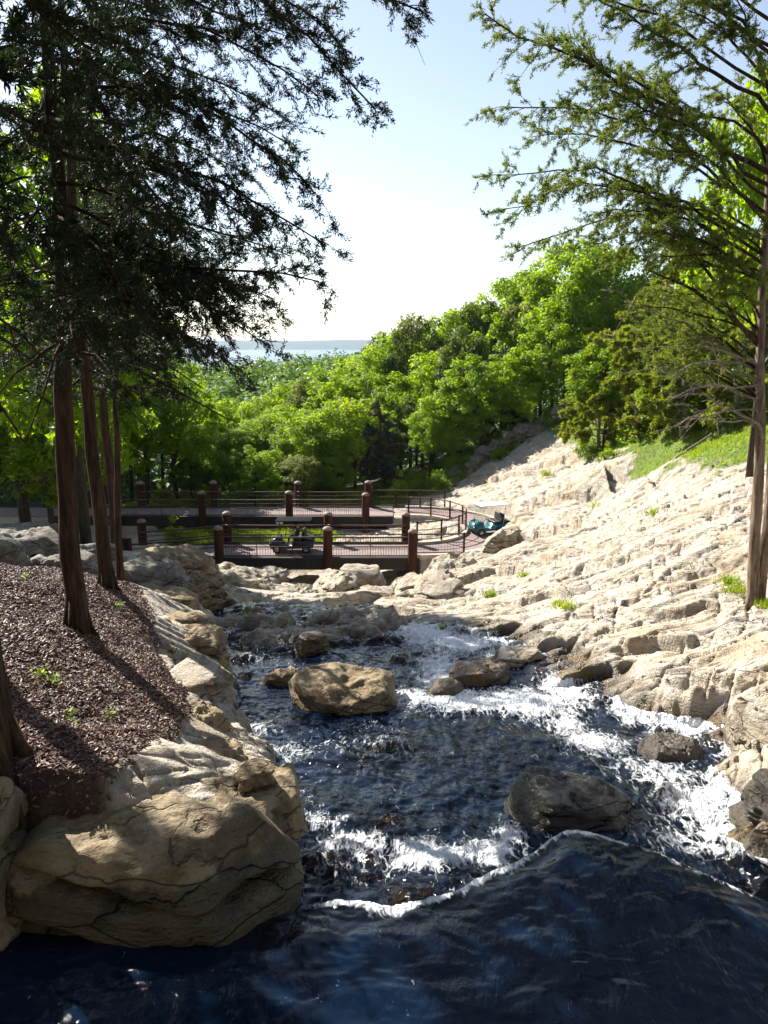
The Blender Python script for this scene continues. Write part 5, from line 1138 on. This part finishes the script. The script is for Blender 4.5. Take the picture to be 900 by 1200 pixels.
# fallen sticks
def stick(label, pts, r, mat=None):
    mb = MB(); P = np.array(pts); c = P[0].copy(); t = np.linspace(0, 1, 14); s = np.linspace(0, 1, len(P)); q = np.stack([np.interp(t, s, P[:, a]) for a in range(3)], 1) - c; q[:, :2] += RS.normal(size=(14, 2)) * r * .6
    mb.tube(q, np.linspace(r, r * .5, 14), 6); q2 = q[7]; mb.tube([q2, q2 + np.array([.3, .1, .2]) * np.linalg.norm(q[-1]) * .3], [r * .5, r * .2], 5)
    o = mb.build('fallen_branch', mat or M_DEAD); o.location = c; tag(o, label, 'branch')
for lab, a, bq, z, r in [('thin pale stick lying across the sunlit mulch', (122, 800), (148, 814), -3.85, .008), ('crooked dark stick on the shaded mulch by the second trunk', (150, 862), (190, 880), -3.85, .009)]:
    A = PZ(*a, z); B = PZ(*bq, z); stick(lab, [(A[0], A[1], H(A[0], A[1]) + .02), (B[0], B[1], H(B[0], B[1]) + .02)], r)
for lab, a, bq, Y, r in [('bleached fallen limb over the back of the sunny grass', (790, 514), (835, 496), 38, .06), ('bleached fallen branch under the junipers', (680, 487), (720, 492), 50, .06)]:
    A = PY(*a, Y); B = PY(*bq, Y); stick(lab, [(A[0], A[1], H(A[0], A[1]) + .08), (B[0], B[1], H(B[0], B[1]) + .5)], r)

# ================================================================== LIGHT, AIR, CAMERA
SUN_EL, SUN_AZ = math.radians(37), math.radians(-44)      # azimuth from +Y, towards -X
S = Vector((math.sin(SUN_AZ) * math.cos(SUN_EL), math.cos(SUN_AZ) * math.cos(SUN_EL), math.sin(SUN_EL)))
sl = bpy.data.lights.new('sun', 'SUN'); sl.energy = 5.0; sl.angle = math.radians(.53); sl.color = (1, .94, .84)
so = bpy.data.objects.new('sun', sl); COL.objects.link(so); so.rotation_euler = S.to_track_quat('Z', 'Y').to_euler(); so.location = S * 60
w = bpy.data.worlds.new('World'); scene.world = w; w.use_nodes = True
nt = w.node_tree; bg = nt.nodes['Background']; sky = nt.nodes.new('ShaderNodeTexSky'); sky.sky_type = 'NISHITA'; sky.sun_disc = False
sky.sun_elevation = SUN_EL; sky.sun_rotation = SUN_AZ; sky.altitude = 300; sky.air_density = 1.0; sky.dust_density = .6; sky.ozone_density = 1.2
hs = nt.nodes.new('ShaderNodeHueSaturation'); hs.inputs['Saturation'].default_value = .74; hs.inputs['Value'].default_value = 1.22; nt.links.new(sky.outputs[0], hs.inputs['Color']); nt.links.new(hs.outputs[0], bg.inputs[0]); bg.inputs[1].default_value = .056
# thin valley air
hb = bpy.data.meshes.new('haze'); bmh = bmesh.new(); bmesh.ops.create_cube(bmh, size=1)
for v in bmh.verts: v.co = Vector((v.co.x * 20000, v.co.y * 10600 + 4700, -75 + (v.co.z + .5) * 100))
bmh.to_mesh(hb); bmh.free(); hz = stuff('haze', hb); hz.display_type = 'WIRE'
hm = bpy.data.materials.new('haze'); hm.use_nodes = True; hm.node_tree.nodes.clear(); ho = hm.node_tree.nodes.new('ShaderNodeOutputMaterial'); hv = hm.node_tree.nodes.new('ShaderNodeVolumePrincipled')
hv.inputs['Color'].default_value = (.62, .78, 1, 1); hv.inputs['Density'].default_value = .00007; hv.inputs['Anisotropy'].default_value = .2; hm.node_tree.links.new(hv.outputs[0], ho.inputs['Volume']); hb.materials.append(hm)

cam = bpy.data.cameras.new('camera'); co = bpy.data.objects.new('camera', cam); COL.objects.link(co); scene.camera = co
cam.sensor_fit = 'VERTICAL'; cam.angle = 2 * math.atan(600 / FPX); cam.clip_start = .1; cam.clip_end = 30000
co.rotation_euler = (PI / 2 - PITCH, 0, 0)
scene.render.engine = 'CYCLES'
cy = scene.cycles; cy.max_bounces = 6; cy.diffuse_bounces = 2; cy.glossy_bounces = 2; cy.transmission_bounces = 3; cy.transparent_max_bounces = 8; cy.volume_bounces = 0; cy.use_denoising = True; cy.use_adaptive_sampling = True; cy.caustics_reflective = False; cy.caustics_refractive = False; cy.sample_clamp_indirect = 4
vs = scene.view_settings; vs.view_transform = 'Standard'; vs.look = 'None'; vs.gamma = 1; vs.use_curve_mapping = False; vs.exposure = 1.5
